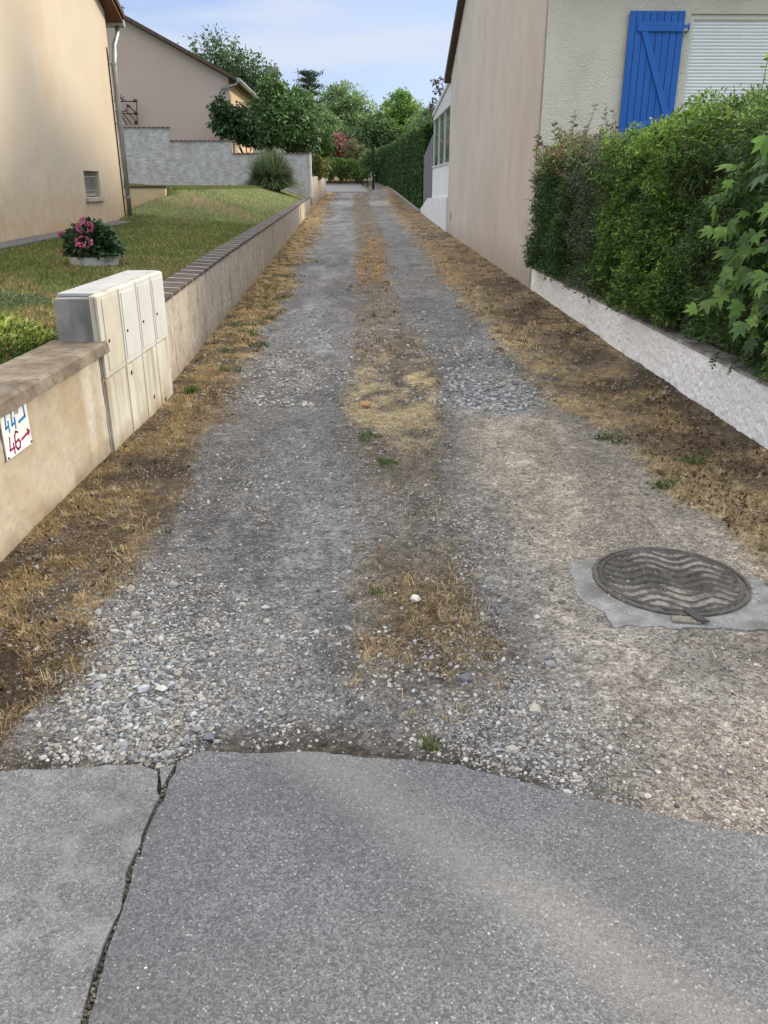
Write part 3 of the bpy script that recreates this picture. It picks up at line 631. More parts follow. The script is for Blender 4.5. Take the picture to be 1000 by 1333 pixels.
# number sign, hand painted strokes
sg = thing('number_sign', 'white square sign hand painted with blue 44 and dark red 46 on the near wall', 'sign', (-1.637, 3.505, .545))
SW, SH = .27, .215
WHT = noisy('white_sign_plastic', [(.78, .78, .76), (.85, .85, .83)], 3, bump=.05, rough=.45)
mb = MB(); mb.box((-.006, -SW/2, -SH/2), (0, SW/2, SH/2)); mb.build('panel', WHT, sg, bevel=.001)
BLU = noisy('blue_paint', [(.03, .18, .42), (.05, .26, .52)], 40, bump=.1); MAG = noisy('dark_red_paint', [(.22, .015, .09), (.32, .03, .13)], 40, bump=.1); GRY = noisy('grey_pen', [(.25, .25, .38), (.32, .32, .45)], 60, bump=0)
def strokes(name, ls, w, m, parent):
    mb = MB()
    for q, l in enumerate(ls):
        off = .0012+.0002*q
        for a, b in zip(l, l[1:]):
            a = Vector((0, a[0]*SW-SW/2, a[1]*SH-SH/2)); b = Vector((0, b[0]*SW-SW/2, b[1]*SH-SH/2)); d = (b-a).normalized(); n_ = Vector((0, -d.z, d.y))*w/2; a = a-d*w*.3; b = b+d*w*.3
            mb.prism([a-n_, b-n_, b+n_, a+n_], (off, 0, 0))
    return mb.build(name, m, parent)
strokes('first_number', [[(.17, .90), (.13, .62), (.24, .66)], [(.24, .74), (.24, .52)], [(.40, .92), (.36, .62), (.50, .66)], [(.48, .74), (.48, .52)]], .011, BLU, sg)
strokes('small_suffix', [[(.52, .94), (.52, .80), (.57, .82), (.56, .87), (.52, .87)], [(.56, .90), (.55, .94), (.52, .94)], [(.60, .86), (.60, .79)], [(.60, .90), (.60, .905)], [(.67, .87), (.63, .86), (.66, .82), (.62, .79)]], .004, GRY, sg)
strokes('bent_arrow', [[(.86, .95), (.88, .64), (.62, .60)]], .014, BLU, sg)
strokes('second_number', [[(.20, .42), (.15, .16), (.32, .17)], [(.30, .26), (.30, .05)], [(.52, .42), (.44, .46), (.38, .38), (.37, .16), (.43, .08), (.52, .10), (.55, .20), (.50, .27), (.40, .24)]], .010, MAG, sg)
strokes('arrow', [[(.62, .22), (.93, .29)], [(.87, .35), (.94, .29), (.90, .23)]], .012, MAG, sg)
RUST = noisy('rusty_screw', [(.12, .06, .03), (.2, .12, .07)], 60)
for a, b in ((.96, .96), (.96, .05), (.05, .04), (.05, .95)):
    mb = MB(); yv = (a-.5)*SW; zv = (b-.5)*SH; mb.tube([(0, yv, zv), (.004, yv, zv)], .006, 8); mb.build('screw', RUST, sg)

# meter cabinet
cb = thing('meter_cabinet', 'weathered cream utility cabinet with concrete back set into the left wall', 'cabinet', (-1.64, 4.71, 0))
CONC = noisy('stained_concrete', [(.16, .155, .145), (.25, .24, .225), (.33, .32, .30)], 5, bump=.4, bscale=50, bdist=.006, stain=(9, (.09, .09, .085), .5, .7))
CREAM = noisy('aged_cream_panel', [(.50, .475, .38), (.57, .55, .46), (.63, .615, .54)], 3, bump=.08, bscale=40, rough=.6, stain=(7, (.52, .46, .31), .56, .78), spec=.3)
CREAM2 = noisy('lower_stained_panel', [(.49, .47, .39), (.58, .565, .49), (.66, .645, .58)], 3, bump=.1, bscale=40, rough=.65, stain=(9, (.36, .29, .17), .47, .72), spec=.3, base=(.03, .16, (.26, .21, .14)))
WHITE2 = noisy('white_panel', [(.57, .575, .545), (.65, .655, .63)], 3, bump=.06, rough=.55, stain=(8, (.6, .57, .46), .6, .8))
DARK = noisy('dark_gap', [(.03, .028, .02), (.06, .05, .035)], 20, bump=.1)
mb = MB(); mb.box((-.235, .012, -.05), (-.028, 1.47, .955)); mb.build('concrete_back', CONC, cb, bevel=.006)
mb = MB(); mb.box((-.24, .10, .957), (-.03, 1.48, .975)); mb.build('top_slab', noisy('pale_concrete_top', [(.34, .345, .345), (.46, .46, .45)], 6, bump=.3), cb, bevel=.003)
mb = MB(); mb.box((-.027, .0, -.04), (-.004, 1.49, .97)); mb.build('frame', CREAM2, cb, bevel=.003)
colsY = [(.012, .40, CREAM), (.425, .77, WHITE2), (.79, 1.125, WHITE2), (1.145, 1.48, WHITE2)]
for i, (a, b, m_) in enumerate(colsY):
    mb = MB(); mb.box((-.003, a, .50), (.014, b, .965)); d = mb.build('upper_door', m_, cb, bevel=.003)
    mb = MB()
    a2, b2 = (a+.07 if i == 0 else a+.025), b-.02
    mb.box((.0145, a2, .53), (.0185, b2, .945 if i == 0 else .935)); mb.build('raised_panel', m_, d, bevel=.002)
    mb = MB(); mb.tube([(.018, a2+.04, .70), (.024, a2+.04, .70)], .009, 8); mb.build('lock', DARK, d)
    mb = MB(); mb.box((-.003, a, -.03), (.011, b, .488)); l = mb.build('lower_panel', CREAM2, cb, bevel=.003)
    if i in (1, 2, 3):
        mb = MB(); yc = {1: .50, 2: .95, 3: 1.24}[i]; zc = {1: .43, 2: .16, 3: .07}[i]
        mb.tube([(.012, yc, zc), (.0135, yc, zc)], .016, 7); mb.build('broken_hole', DARK, l)
for yv, zv in ((.06, .03), (.37, .06), (.40, .02)):
    mb = MB(); mb.tube([(.0105, yv, zv), (.014, yv, zv)], .006, 8); mb.build('screw', RUST, cb)

# long wall
lw = thing('garden_wall', 'long streaky rendered wall topped with dark slate tiles, running beside the lane under the lawn', 'wall')
ztl = lambda q: float(np.interp(q, [6.2, 10.8, 42.5], [.69, .755, 1.0]))
wallgrid('wall_body', (lambda q: float(xl(q)), 6.22, 42.5), ztl, lambda q: float(hz(q))-.08, .2, REND2, lw, -1, .010, .03, 20, .012)
SLATE = noisy('dark_slate', [(.04, .032, .028), (.075, .06, .052), (.12, .098, .085)], 7, bump=.5, bscale=30)
MORT = noisy('pale_mortar', [(.38, .36, .33), (.5, .48, .45)], 20, bump=.4)
tl = MB(); mo = MB(); q = 6.21; k = 0
while q < 42.3:
    L_ = .33; e = min(q+L_-.022, 42.5)
    for mbx, a, b, h0, h1, o1, o2 in ((tl, q, e, .001, .034+random.uniform(-.002, .002), .012, .215), (mo, e+.0005, q+L_-.0005, .001, .036, .012, .213)):
        za, zb_ = ztl(a), ztl(b); xa, xb = float(xl(a)), float(xl(b))
        mbx.hexa([(xa-o2, a, za+h0), (xa+o1, a, za+h0), (xb+o1, b, zb_+h0), (xb-o2, b, zb_+h0), (xa-o2, a, za+h1+.008), (xa+o1, a, za+h1-.004), (xb+o1, b, zb_+h1-.004), (xb-o2, b, zb_+h1+.008)])
    q += L_
tl.build('coping_tiles', SLATE, lw); mo.build('mortar_joints', MORT, lw)
mb = MB(); a, b = 31.0, 33.5
mb.hexa([(float(xl(a))-.05, a, .3), (float(xl(a))+.015, a, .3), (float(xl(b))+.015, b, .3), (float(xl(b))-.05, b, .3), (float(xl(a))-.05, a, ztl(a)-.02), (float(xl(a))+.015, a, ztl(a)-.02), (float(xl(b))+.015, b, ztl(b)-.02), (float(xl(b))-.05, b, ztl(b)-.02)])
mb.build('patched_panel', noisy('pale_yellow_patch', [(.6, .5, .34), (.68, .58, .42)], 3), lw)

# ------------------------------------------------------------ manhole
mh = thing('manhole_cover', 'round dark iron manhole cover with wavy ribs in the right of the lane', 'manhole cover', (1.205, 3.08, .004), R(-9))
Rm = .30; g = np.arange(-Rm, Rm+.001, .0042); X, Y = np.meshgrid(g, g)
ph = (Y+.024*np.sin(X*2*math.pi/.235+.6)+.006*np.sin(X*31))/.058
wv = np.abs((ph-np.floor(ph))-.5)*2
rad = np.sqrt(X*X+Y*Y)
ridge = ss(.52, .70, wv+.28*(fbm(X*22, Y*22, 431)-.5))*(1-.35*ss(.60, .74, fbm(X*6+1, Y*9, 433)))*(rad < Rm-.03)+ss(Rm-.032, Rm-.022, rad)*(rad < Rm-.006)
gr = fbm(X*60, Y*60, 401)
fillh = .0035*ss(.35, .7, fbm(X*16, Y*16, 403))+.002*gr
Z = np.maximum(.002+.012*ridge, .002+fillh*1.3)
V, Fq = gridm(X, Y, Z); keep = (rad.ravel() < Rm)[Fq].all(1); Fq = Fq[keep]
iron = np.array([.06, .056, .052])+.05*(gr.ravel()[:, None]-.5); grit = np.array([.26, .235, .195])*(.2+1.2*gr.ravel()[:, None])
wear = ss(.45, .7, fbm(X*7, Y*7, 407)).ravel()[:, None]
cc_ = np.where((ridge.ravel() > .5)[:, None], iron*(1-.4*wear)+np.array([.16, .15, .135])*.4*wear, grit*(.35+.75*ss(.35, .6, fbm(X*5+3, Y*5, 409)).ravel()[:, None]))
used = np.unique(Fq); mp_ = np.zeros(len(V), int); mp_[used] = np.arange(len(used))
IRON = noisy('cast_iron', [(.85, .85, .85), (1.1, 1.1, 1.1)], 60, bump=.3, bscale=300, bdist=.001, attr=True, rough=.6, spec=.4)
npmesh('plate', V[used], [mp_[Fq]], IRON, mh, cols=cc_[used])
def ring(r0, r1, z0, z1, m, parent, name, seg=96):
    v = []; 
    for r, zz in ((r0, z0), (r0, z1), (r1, z1), (r1, z0)):
        for k in range(seg): t = 2*math.pi*k/seg; v.append((r*math.cos(t), r*math.sin(t), zz))
    f = [[a*seg+k, ((a+1) % 4)*seg+k, ((a+1) % 4)*seg+(k+1) % seg, a*seg+(k+1) % seg] for a in range(4) for k in range(seg)]
    mb = MB(); mb.v = v; mb.f = f; return mb.build(name, m, parent)
ring(Rm+.004, Rm+.018, -.02, .011, noisy('iron_frame', [(.07, .065, .06), (.16, .15, .13)], 25, bump=.4, bscale=80), mh, 'frame_ring')
mb = MB(); mb.box((-.05, -Rm-.075, -.01), (.055, -Rm-.028, .0115)); mb.build('hinge_box', noisy('gritty_iron', [(.12, .11, .095), (.27, .25, .21)], 60, bump=.5), mh, bevel=.003)
mb = MB(); mb.prism([(.0, -Rm+.01, .013), (.035, -Rm+.01, .013), (.085, -Rm-.07, .013), (.045, -Rm-.07, .013)], (0, 0, .006)); mb.build('hinge_arm', noisy('dark_iron', [(.05, .05, .05), (.09, .085, .08)], 30), mh)
a_ = rng.uniform(0, 6.28, 2600); q_ = .36*np.sqrt(rng.uniform(0, 1, 2600)); gx, gy = q_*np.cos(a_), q_*np.sin(a_)
k_ = (fbm(gx*9, gy*9, 441) > .55) | (gy > .22+.1*gx); gx, gy = gx[k_]+1.205, gy[k_]+3.08
tag(stones('cover_grit', np.stack([gx, gy, np.full(len(gx), .011)], 1), rng.uniform(.0015, .0042, len(gx)), pick(SCOL+[(.5, .46, .38)]*3, len(gx), .2), STONE), 'pale grit caught between the ribs of the manhole cover', 'grit', kind='stuff')
# concrete collar: hand shaped patch
cc2 = [(-.335, .16), (-.395, .12), (-.41, 0), (-.39, -.14), (-.375, -.24), (-.33, -.30), (-.30, -.34), (-.27, -.44), (-.255, -.455), (-.22, -.42), (-.10, -.405), (.05, -.40), (.2, -.385), (.36, -.37), (.5, -.30), (.56, -.1), (.45, .02), (.3, .08), (.1, .1), (-.1, .14), (-.2, .16)]
pts = jagged(cc2+[cc2[0]], .012, .011, 33)[:-1]
COLL = noisy('grey_mortar_collar', [(.14, .14, .138), (.23, .23, .228), (.32, .32, .315)], 9, bump=.6, bscale=90, bdist=.004, second=(5, (.15, .14, .125), .5, .68), speck=(150, (.42, .4, .36), .95))
mb = MB(); mb.prism([(x_, y_, -.03) for x_, y_ in pts], (0, 0, .0315)); mb.build('concrete_collar', COLL, mh)

# ------------------------------------------------------------ right side: low wall
rw = thing('garden_wall', 'low white roughcast wall carrying the hedges on the right of the lane', 'wall')
ROUGH = noisy('white_roughcast', [(.84, .84, .835), (.89, .89, .885), (.92, .92, .915)], 4, bump=.7, bscale=75, bdist=.015, detail=8, base=(.0, .07, (.38, .35, .3)))
w_ = wallgrid('wall_body', (lambda q: float(xr(q)), 2.3, 12.42), lambda q: .425, lambda q: -.08, .22, ROUGH, rw, 1, .010, .014, 30, .017)
mb = MB(); a, b = 2.3, 12.42
mb.hexa([(float(xr(a))-.012, a, .427), (float(xr(a))+.25, a, .427), (float(xr(b))+.25, b, .427), (float(xr(b))-.012, b, .427), (float(xr(a))-.005, a, .447), (float(xr(a))+.25, a, .455), (float(xr(b))+.25, b, .455), (float(xr(b))-.005, b, .447)])
mb.build('coping', noisy('dirty_cement_top', [(.10, .095, .085), (.22, .21, .19), (.4, .39, .37)], 9, bump=.6), rw)
mb = MB(); mb.box((2.5, 2.1, -.1), (9, 2.3, .43)); mb.build('return_wall', ROUGH, rw)

# hedges on the low wall: one thing per kind of shrub
def hedge(name, label, y0, y1, x0off, depth, zt, n, size, cols, w=None, m=None, parent=None, z0=.5, group=None, bump=.34, top_cols=None, aspect=.45, droop=.25, seed=500, xf=xr, core=True, endtop=.3):
    L_ = y1-y0; H_ = zt-z0
    A = np.array([L_*H_*1.3, L_*depth*1.0, depth*H_*.5, depth*H_*.5]); A = A/A.sum()
    s_ = rng.choice(4, n, p=A); u = rng.uniform(0, 1, n); v = rng.uniform(0, 1, n); dep = rng.uniform(0, 1, n)**1.6
    y = np.where(s_ == 2, y0, np.where(s_ == 3, y1, y0+u*L_))
    zz = np.where(s_ == 1, zt, z0+v*H_)
    xo = np.where(s_ == 0, 0, np.where(s_ == 1, v*depth, u*depth))
    N_ = np.zeros((n, 3)); N_[s_ == 0, 0] = -1; N_[s_ == 1, 2] = 1; N_[s_ == 2, 1] = -1; N_[s_ == 3, 1] = 1
    bmp = (fbm(y*2.6+xo*3, zz*2.6+xo*2, seed)-.5)*2*bump+(fbm(y*8, zz*8+xo*5, seed+3)-.5)*bump*.9
    zz = zz+np.where(s_ == 1, .16*(fbm(y*2.2, xo*2, 88)-.5), 0); y = y+.55*(fbm(zz*2.2+xo, y*0+seed, 12)-.5)*((y > y0+.02) & (y < 12.0) & (y > 3.4))
    P = np.stack([xf(y)+x0off+xo, y, zz], 1)
    P = P+N_*(bmp-dep*.13-.03)[:, None]+rng.normal(0, .012, (n, 3))
    # round the upper edge
    e = np.clip((P[:, 2]-(zt-.15))/.15, 0, 1); P[:, 0] += np.where(s_ == 0, e**2*.09, 0)
    c = pick(cols, n, .26, w)
    if top_cols is not None:
        tt = rng.uniform(0, 1, n) < ss(zt-endtop, zt-.02, P[:, 2]+.2*(fbm(y*3, zz*3, 9)-.5)); c[tt] = pick(top_cols, tt.sum(), .25)
    root = thing(name, label, 'hedge', (float(xf((y0+y1)/2))+x0off+depth/2, (y0+y1)/2, z0-.05), group=group)
    P -= np.array(root.location); N2 = N_+np.array([0, 0, .35])
    leafobj('foliage', P, N2, size*rng.uniform(.6, 1.25, n), c, m=m, parent=root, aspect=aspect, droop=droop)
    ns = int((L_*H_+L_*depth*.5)*42); ks = 11; sy_ = rng.uniform(y0+.05, y1-.05, ns); onf = rng.uniform(0, 1, ns) < .68
    sz_ = np.where(onf, z0+rng.uniform(.03, 1, ns)*H_, zt-.04); sx_ = np.where(onf, .02, rng.uniform(.05, depth-.1, ns))
    b_ = np.stack([xf(sy_)+x0off+sx_, sy_, sz_], 1)-np.array(root.location); dv = unit(np.where(onf[:, None], np.array([[-1., 0, .55]]), np.array([[-.15, 0, 1.]]))+rng.normal(0, .45, (ns, 3)))
    sl2_ = rng.uniform(.05, .16, ns)*np.where(onf, 1, 1.2); t_ = np.tile(np.linspace(.1, 1, ks), ns); R_ = lambda q: np.repeat(q, ks, 0)
    Ps_ = R_(b_)+R_(dv)*(t_*R_(sl2_))[:, None]; cs_ = pick(cols, ns, .3); tk = sz_ > zt-.35; cs_[tk] = pick((top_cols or cols)+cols[-2:], int(tk.sum()), .3); cs_ = R_(cs_)
    leafobj('sprigs', Ps_, R_(dv)*.7+rng.normal(0, .5, (ns*ks, 3)), size*R_(rng.uniform(.7, 1.4, ns))*(1.15-.5*t_), cs_, m=m, parent=root, aspect=aspect, spread=.3)
    # woody interior: stems and dead twigs
    mb = MB(); d2 = depth/2
    k = 0
    yv = y0+.1
    while yv < y1:
        for q_ in range(3):
            a = Vector((float(xf(yv))+x0off+depth*.45, yv, z0-.05))-root.location
            pts_ = [a]
            for j in range(4): pts_.append(pts_[-1]+Vector((random.uniform(-.11, .11), random.uniform(-.12, .12), H_*.22)))
            mb.tube(pts_, [.018, .014, .011, .008, .004], 5, False)
        yv += .25
    mb.build('stems', BARK, root)
    if core:  # solid dark core added to fill the shaded gaps between the leaves
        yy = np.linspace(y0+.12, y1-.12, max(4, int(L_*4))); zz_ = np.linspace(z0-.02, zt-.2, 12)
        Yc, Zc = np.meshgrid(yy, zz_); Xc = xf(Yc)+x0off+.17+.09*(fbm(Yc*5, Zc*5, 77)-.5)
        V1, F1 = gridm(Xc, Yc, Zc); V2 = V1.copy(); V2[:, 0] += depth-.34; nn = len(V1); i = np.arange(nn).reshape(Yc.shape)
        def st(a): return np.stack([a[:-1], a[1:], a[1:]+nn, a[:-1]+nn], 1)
        npmesh('solid_core', np.concatenate([V1, V2])-np.array(root.location), [F1, F2_(F1, nn), st(i[0]), st(i[-1]), st(i[:, 0]), st(i[:, -1])], noisy('core_shade', [(.02, .022, .012), (.045, .04, .025)], 20, bump=.5), root)
    return root
def F2_(f, n): return f[:, ::-1]+n
DG = [(.04, .08, .025), (.06, .115, .032), (.085, .155, .04), (.045, .09, .04)]
MG = [(.065, .13, .02), (.095, .175, .025), (.13, .22, .035), (.05, .10, .02)]
LG = [(.14, .24, .035), (.20, .32, .05), (.26, .38, .07), (.09, .17, .03)]
GG = [(.10, .13, .08), (.14, .17, .115), (.06, .08, .05), (.15, .13, .10)]
TOPR = [(.26, .30, .12), (.33, .25, .16), (.20, .27, .09), (.36, .34, .19), (.30, .14, .11)]
G_ = 'clipped shrubs in a row on the low white wall'
hedge('hedge_shrub', 'dark green clipped shrub with reddish shoot tips next to the pink house wall', 9.9, 12.15, -.12, .85, 1.98, 34000, .042, DG+MG[:1], None, None, group=G_, top_cols=TOPR+LG[:1], seed=510, endtop=.4)
hedge('hedge_shrub', 'greyish shrub with fine twiggy leaves between the reddish tipped shrub and the bright green one', 8.7, 9.95, -.10, .85, 1.95, 22000, .03, GG+DG, None, None, group=G_, top_cols=GG+TOPR[:1], seed=520)
hedge('hedge_shrub', 'bright mid green clipped shrub in the middle of the hedge', 6.6, 8.75, -.09, .9, 1.96, 42000, .04, MG+LG[:2]+DG[:2], None, None, group=G_, top_cols=LG, seed=530)
hedge('hedge_shrub', 'dark green shrub with willowy upright leaves under the roller shutter window', 3.2, 6.65, -.06, 1.0, 2.0, 76000, .042, DG+MG, None, GLOSSLEAF, group=G_, top_cols=LG+MG, aspect=.3, seed=540)
# upright shoots on the hedge tops
def shoots(name, label, spots, cols, size, n_leaf, group=None):
    for (x, y, z0, h) in spots:
        root = thing(name, label, 'shoot', (x, y, z0), group=group)
        dx, dy = random.uniform(-.12, .12), random.uniform(-.12, .12)
        mb = MB(); mb.tube([(0, 0, -.15), (dx*.4, dy*.4, h*.5), (dx, dy, h)], [.004, .003, .0015], 5); mb.build('stem', BARK, root)
        t = rng.uniform(.0, 1, n_leaf)**.8; P = np.stack([dx*t, dy*t, h*t], 1); N_ = rng.normal(0, 1, (n_leaf, 3)); N_[:, 2] = .5
        leafobj('leaves', P, N_, size*rng.uniform(.6, 1.2, n_leaf)*(1.15-.5*t), pick(cols, n_leaf, .2), parent=root, spread=.2, aspect=.5)
sp = []
for px, py, h in ((700, 165, .1), (725, 150, .2), (745, 150, .24), (760, 145, .28), (775, 140, .22), (790, 140, .34), (805, 138, .30), (820, 150, .2), (850, 145, .22), (735, 158, .14), (712, 160, .12)):
    p = at(px, 175, random.uniform(10.2, 11.8)); sp.append((p.x, p.y, 1.93, h*1.75))
shoots('reddish_shoot', 'thin young shoot with reddish leaves rising above the hedge beside the blue shutter', sp, TOPR, .075, 26, 'reddish shoots above the hedge')
sp = []
for px in (900, 915, 930, 945, 955, 968, 975, 985, 992, 925, 960, 940):
    yv = random.uniform(5.6, 7.6); p = at(px, 150, yv); sp.append((p.x, yv, 1.9, random.uniform(.08, .22)))
shoots('green_shoot', 'light green leafy shoot above the hedge in front of the roller shutter', sp, LG, .085, 18, 'green shoots under the window')
shoots('tall_shoot', 'tall single leafy stem sticking up at the right edge of the hedge', [(at(985, 150, 5.9).x, 5.9, 1.9, .42)], LG, .09, 16)
# big lobed leaves (young sycamore) hanging near the right edge
def lobed(P, D, size, name, cols, m, parent):
    n = len(P); ang = np.radians([0, 22, 40, 62, 85, 118, 180, 242, 275, 298, 320, 338]); rr = np.array([1.0, .5, .82, .42, .62, .34, .12, .34, .62, .42, .82, .5])
    d = unit(D+rng.normal(0, .25, (n, 3))); nr = unit(np.cross(d, np.cross(np.array([[-.6, -.35, .7]])+rng.normal(0, .3, (n, 3)), d)))
    w = np.cross(d, nr); S = np.broadcast_to(size, (n,))[:, None, None]
    V = P[:, None]+d[:, None]*.1*S+(d[:, None]*(np.cos(ang)*rr)[None, :, None]+w[:, None]*(np.sin(ang)*rr)[None, :, None]-nr[:, None]*(rr**2*.25)[None, :, None])*S*.62
    V = np.concatenate([V, (P[:, None]+d[:, None]*.1*S)], 1); k = 13
    i = (np.arange(n)*k)[:, None]; Fs = [i+np.array([12, a, (a+1) % 12]) for a in range(12)]
    return npmesh(name, V.reshape(-1, 3), [np.concatenate(Fs)], m, parent, cols=np.repeat(cols, k, 0))
sy = thing('sycamore_sapling', 'young tree with large lobed light green leaves drooping over the right end of the hedge', 'sapling', (2.58, 4.65, .45))
mb = MB(); LPp = []
for k in range(20):
    a = Vector((0, 0, 0)); b = Vector((random.uniform(-.38, -.15), random.uniform(-.6, .75), random.uniform(.2, 1.4)))
    c_ = b+Vector((-.16, random.uniform(-.15, .15), random.uniform(-.35, -.05)))
    mb.tube([a, (a+b)/2+Vector((0, 0, .1)), b, c_], [.012, .008, .005, .003], 5, False)
    for t in np.linspace(0, 1, 12): LPp.append(b+(c_-b)*t+Vector((random.gauss(-.02, .05), random.gauss(0, .09), random.gauss(0, .09))))
mb.build('branches', noisy('green_twig', [(.06, .09, .03), (.1, .12, .05)], 10), sy)
LPp = np.array([tuple(p) for p in LPp]); LPp[:, 0] = np.minimum(LPp[:, 0], -.2)
D = np.stack([rng.uniform(-.9, -.2, len(LPp)), rng.uniform(-.7, .5, len(LPp)), rng.uniform(-1.2, -.2, len(LPp))], 1)
lobed(LPp, D, rng.uniform(.10, .2, len(LPp)), 'leaves', pick([(.07, .15, .025), (.11, .22, .035), (.05, .11, .025), (.16, .28, .05)], len(LPp), .25), LEAF, sy)
# trailing twigs over the wall face
for k, (yv, zz, ln) in enumerate(((11.2, .50, .25), (9.2, .52, .42), (9.0, .50, .45), (8.2, .50, .2), (5.6, .5, .25), (5.3, .52, .2))):
    xo = float(xr(yv)); tw = thing('trailing_twig', 'small leafy twig hanging from the hedge over the white wall', 'twig', (xo, yv, zz), group='twigs hanging over the white wall')
    p = [Vector((.05, 0, 0)), Vector((-.06, -.05, .02)), Vector((-.09, -.18*ln/.3, -.10))]
    mb = MB(); mb.tube(p, [.003, .002, .001], 4); mb.build('stem', BARK, tw)
    t = rng.uniform(0, 1, 24)[:, None]; P = np.array(p[0])*(1-t)**2+2*np.array(p[1])*t*(1-t)+np.array(p[2])*t*t
    leafobj('leaves', P, rng.normal(0, 1, (24, 3)), rng.uniform(.02, .04, 24), pick(DG+MG, 24), parent=tw)

# ------------------------------------------------------------ right house
RZ = math.atan(.0193)
rh = thing('house', 'beige rendered house on the right with a blue shutter and white roller blind', 'house', (float(xr(12.42)), 12.42, 0), RZ)
PINK = noisy('pinkish_render', [(.50, .44, .38), (.56, .50, .44), (.60, .54, .48)], .55, bump=.3, bscale=160, bdist=.005, second=(1.6, (.49, .435, .38), .5, .8), base=(.15, .7, (.40, .34, .27)), detail=4)
CRM = noisy('cream_roughcast', [(.60, .575, .48), (.68, .655, .56), (.73, .70, .61)], 1.5, bump=1, bscale=55, bdist=.02, detail=8)
TILE = noisy('brown_roof_tile', [(.07, .05, .045), (.13, .09, .075)], 6, bump=.6, bscale=20)
GL = 13.6; EZ = 4.45; RZD = 7.2
mb = MB(); mb.prism([(0, 0.02, -.2), (0, GL, -.2), (0, GL, EZ), (0, GL/2, RZD), (0, .02, EZ)], (.25, 0, 0)); mb.build('gable_wall', PINK, rh)
mb = MB(); W0, W1, Z0, Z1 = 1.90, 3.35, 2.40, 3.66
mb.box((.0, -.01, -.2), (W0, .24, EZ)); mb.box((W1, -.01, -.2), (8.5, .24, EZ)); mb.box((W0, -.01, -.2), (W1, .24, Z0)); mb.box((W0, -.01, Z1), (W1, .24, EZ))
mb.build('front_wall', CRM, rh)
mb = MB(); mb.box((8.25, .25, -.2), (8.5, GL, EZ)); mb.build('side_wall', CRM, rh); MB().box((.26, GL-.25, -.2), (8.24, GL, EZ)).build('rear_wall', CRM, rh)
mb = MB()
for y0, y1 in ((-.45, GL/2), (GL+.45, GL/2)):
    dz = (RZD-EZ)/(GL/2); za = EZ-.45*dz+.0; 
    mb.hexa([(-.16, y0, za+.02), (8.7, y0, za+.02), (8.7, y1, RZD+.02), (-.16, y1, RZD+.02), (-.16, y0, za+.2), (8.7, y0, za+.2), (8.7, y1, RZD+.2), (-.16, y1, RZD+.2)])
rf = mb.build('roof', TILE, rh)
mb = MB(); mb.box((.7, GL/2-.6, RZD-.3), (1.3, GL/2, RZD+1.5)); mb.box((.63, GL/2-.67, RZD+1.5), (1.37, GL/2+.07, RZD+1.6)); mb.build('chimney', CRM, rf)
wn = None
WF = noisy('white_window_frame', [(.62, .61, .56), (.7, .69, .64)], 4, bump=.05, rough=.5)
mb = MB(); mb.box((W0+.002, .02, Z0+.002), (W0+.05, .1, Z1-.06)); mb.box((W1-.05, .02, Z0+.002), (W1-.002, .1, Z1-.06)); mb.box((W0+.002, .02, Z1-.06), (W1-.002, .1, Z1-.003)); wn = mb.build('window', WF, rh)
prof = []; zz = Z0+.03; 
mb = MB(); ROLL = noisy('white_roller_slats', [(.80, .82, .85), (.86, .88, .9)], 3, bump=.03, rough=.4)
while zz < Z1-.05:
    h_ = .041; s5 = [(0.060, 0), (.052, .006), (.047, .018), (.050, .030), (.060, .0385)]
    for (y1_, za), (y2_, zb_) in zip(s5, s5[1:]):
        n = len(mb.v); mb.v += [(W0+.05, y1_, zz+za), (W1-.05, y1_, zz+za), (W1-.05, y2_, zz+zb_), (W0+.05, y2_, zz+zb_)]; mb.f.append([n, n+1, n+2, n+3])
    n = len(mb.v); mb.v += [(W0+.05, .066, zz+.0375), (W1-.05, .066, zz+.0375), (W1-.05, .066, zz+.0425), (W0+.05, .066, zz+.0425)]; mb.f.append([n, n+1, n+2, n+3])
    zz += h_
mb.build('roller_blind', ROLL, wn)
mb = MB(); mb.box((W0-.04, -.06, Z0-.05), (W1+.04, .02, Z0-.003)); mb.build('sill', WF, wn)
BLUE = noisy('blue_shutter_paint', [(.012, .105, .42), (.02, .135, .50)], 5, bump=.15, bscale=50, rough=.45, spec=.4, stretch=(1, 1, .2))
BLUED = noisy('blue_brace_paint', [(.015, .12, .46), (.022, .145, .53)], 5, bump=.1, rough=.42, spec=.4)
sroot_x0, S1 = 1.06, 1.80; SZ0, SZ1 = 2.12, 3.68
mb = MB(); nb = 8; bw = (S1-sroot_x0)/nb
for k in range(nb): mb.box((sroot_x0+k*bw+.003, -.075, SZ0), (sroot_x0+(k+1)*bw-.003, -.045, SZ1))
sh = mb.build('shutter', BLUE, rh, bevel=.004)
mb = MB(); mb.box((sroot_x0+.01, -.0445, SZ0+.01), (S1-.01, -.035, SZ1-.01)); mb.build('shutter_backing', noisy('shutter_groove_blue', [(.006, .05, .22), (.01, .06, .25)], 5), sh)
MB().box((sroot_x0+.12, -.101, SZ1-.24), (S1-.01, -.076, SZ1-.13)).build('batten', BLUED, sh, bevel=.004); MB().box((sroot_x0+.12, -.101, SZ0+.12), (S1-.01, -.076, SZ0+.24)).build('batten', BLUED, sh, bevel=.004)
mb = MB(); a, b = Vector((sroot_x0+.17, -.100, SZ1-.242)), Vector((S1-.12, -.100, SZ0+.242))
mb.prism([a, a+Vector((.09, 0, 0)), b+Vector((.09, 0, 0)), b], (0, .023, 0)); mb.build('brace', BLUED, sh, bevel=.003)
mb = MB(); mb.box((S1-.02, -.112, SZ1-.2), (S1+.06, -.102, SZ1-.165)); mb.tube([(S1+.055, -.09, SZ1-.22), (S1+.055, -.09, SZ1-.15)], .013, 8); mb.build('hinge', BLUED, sh)
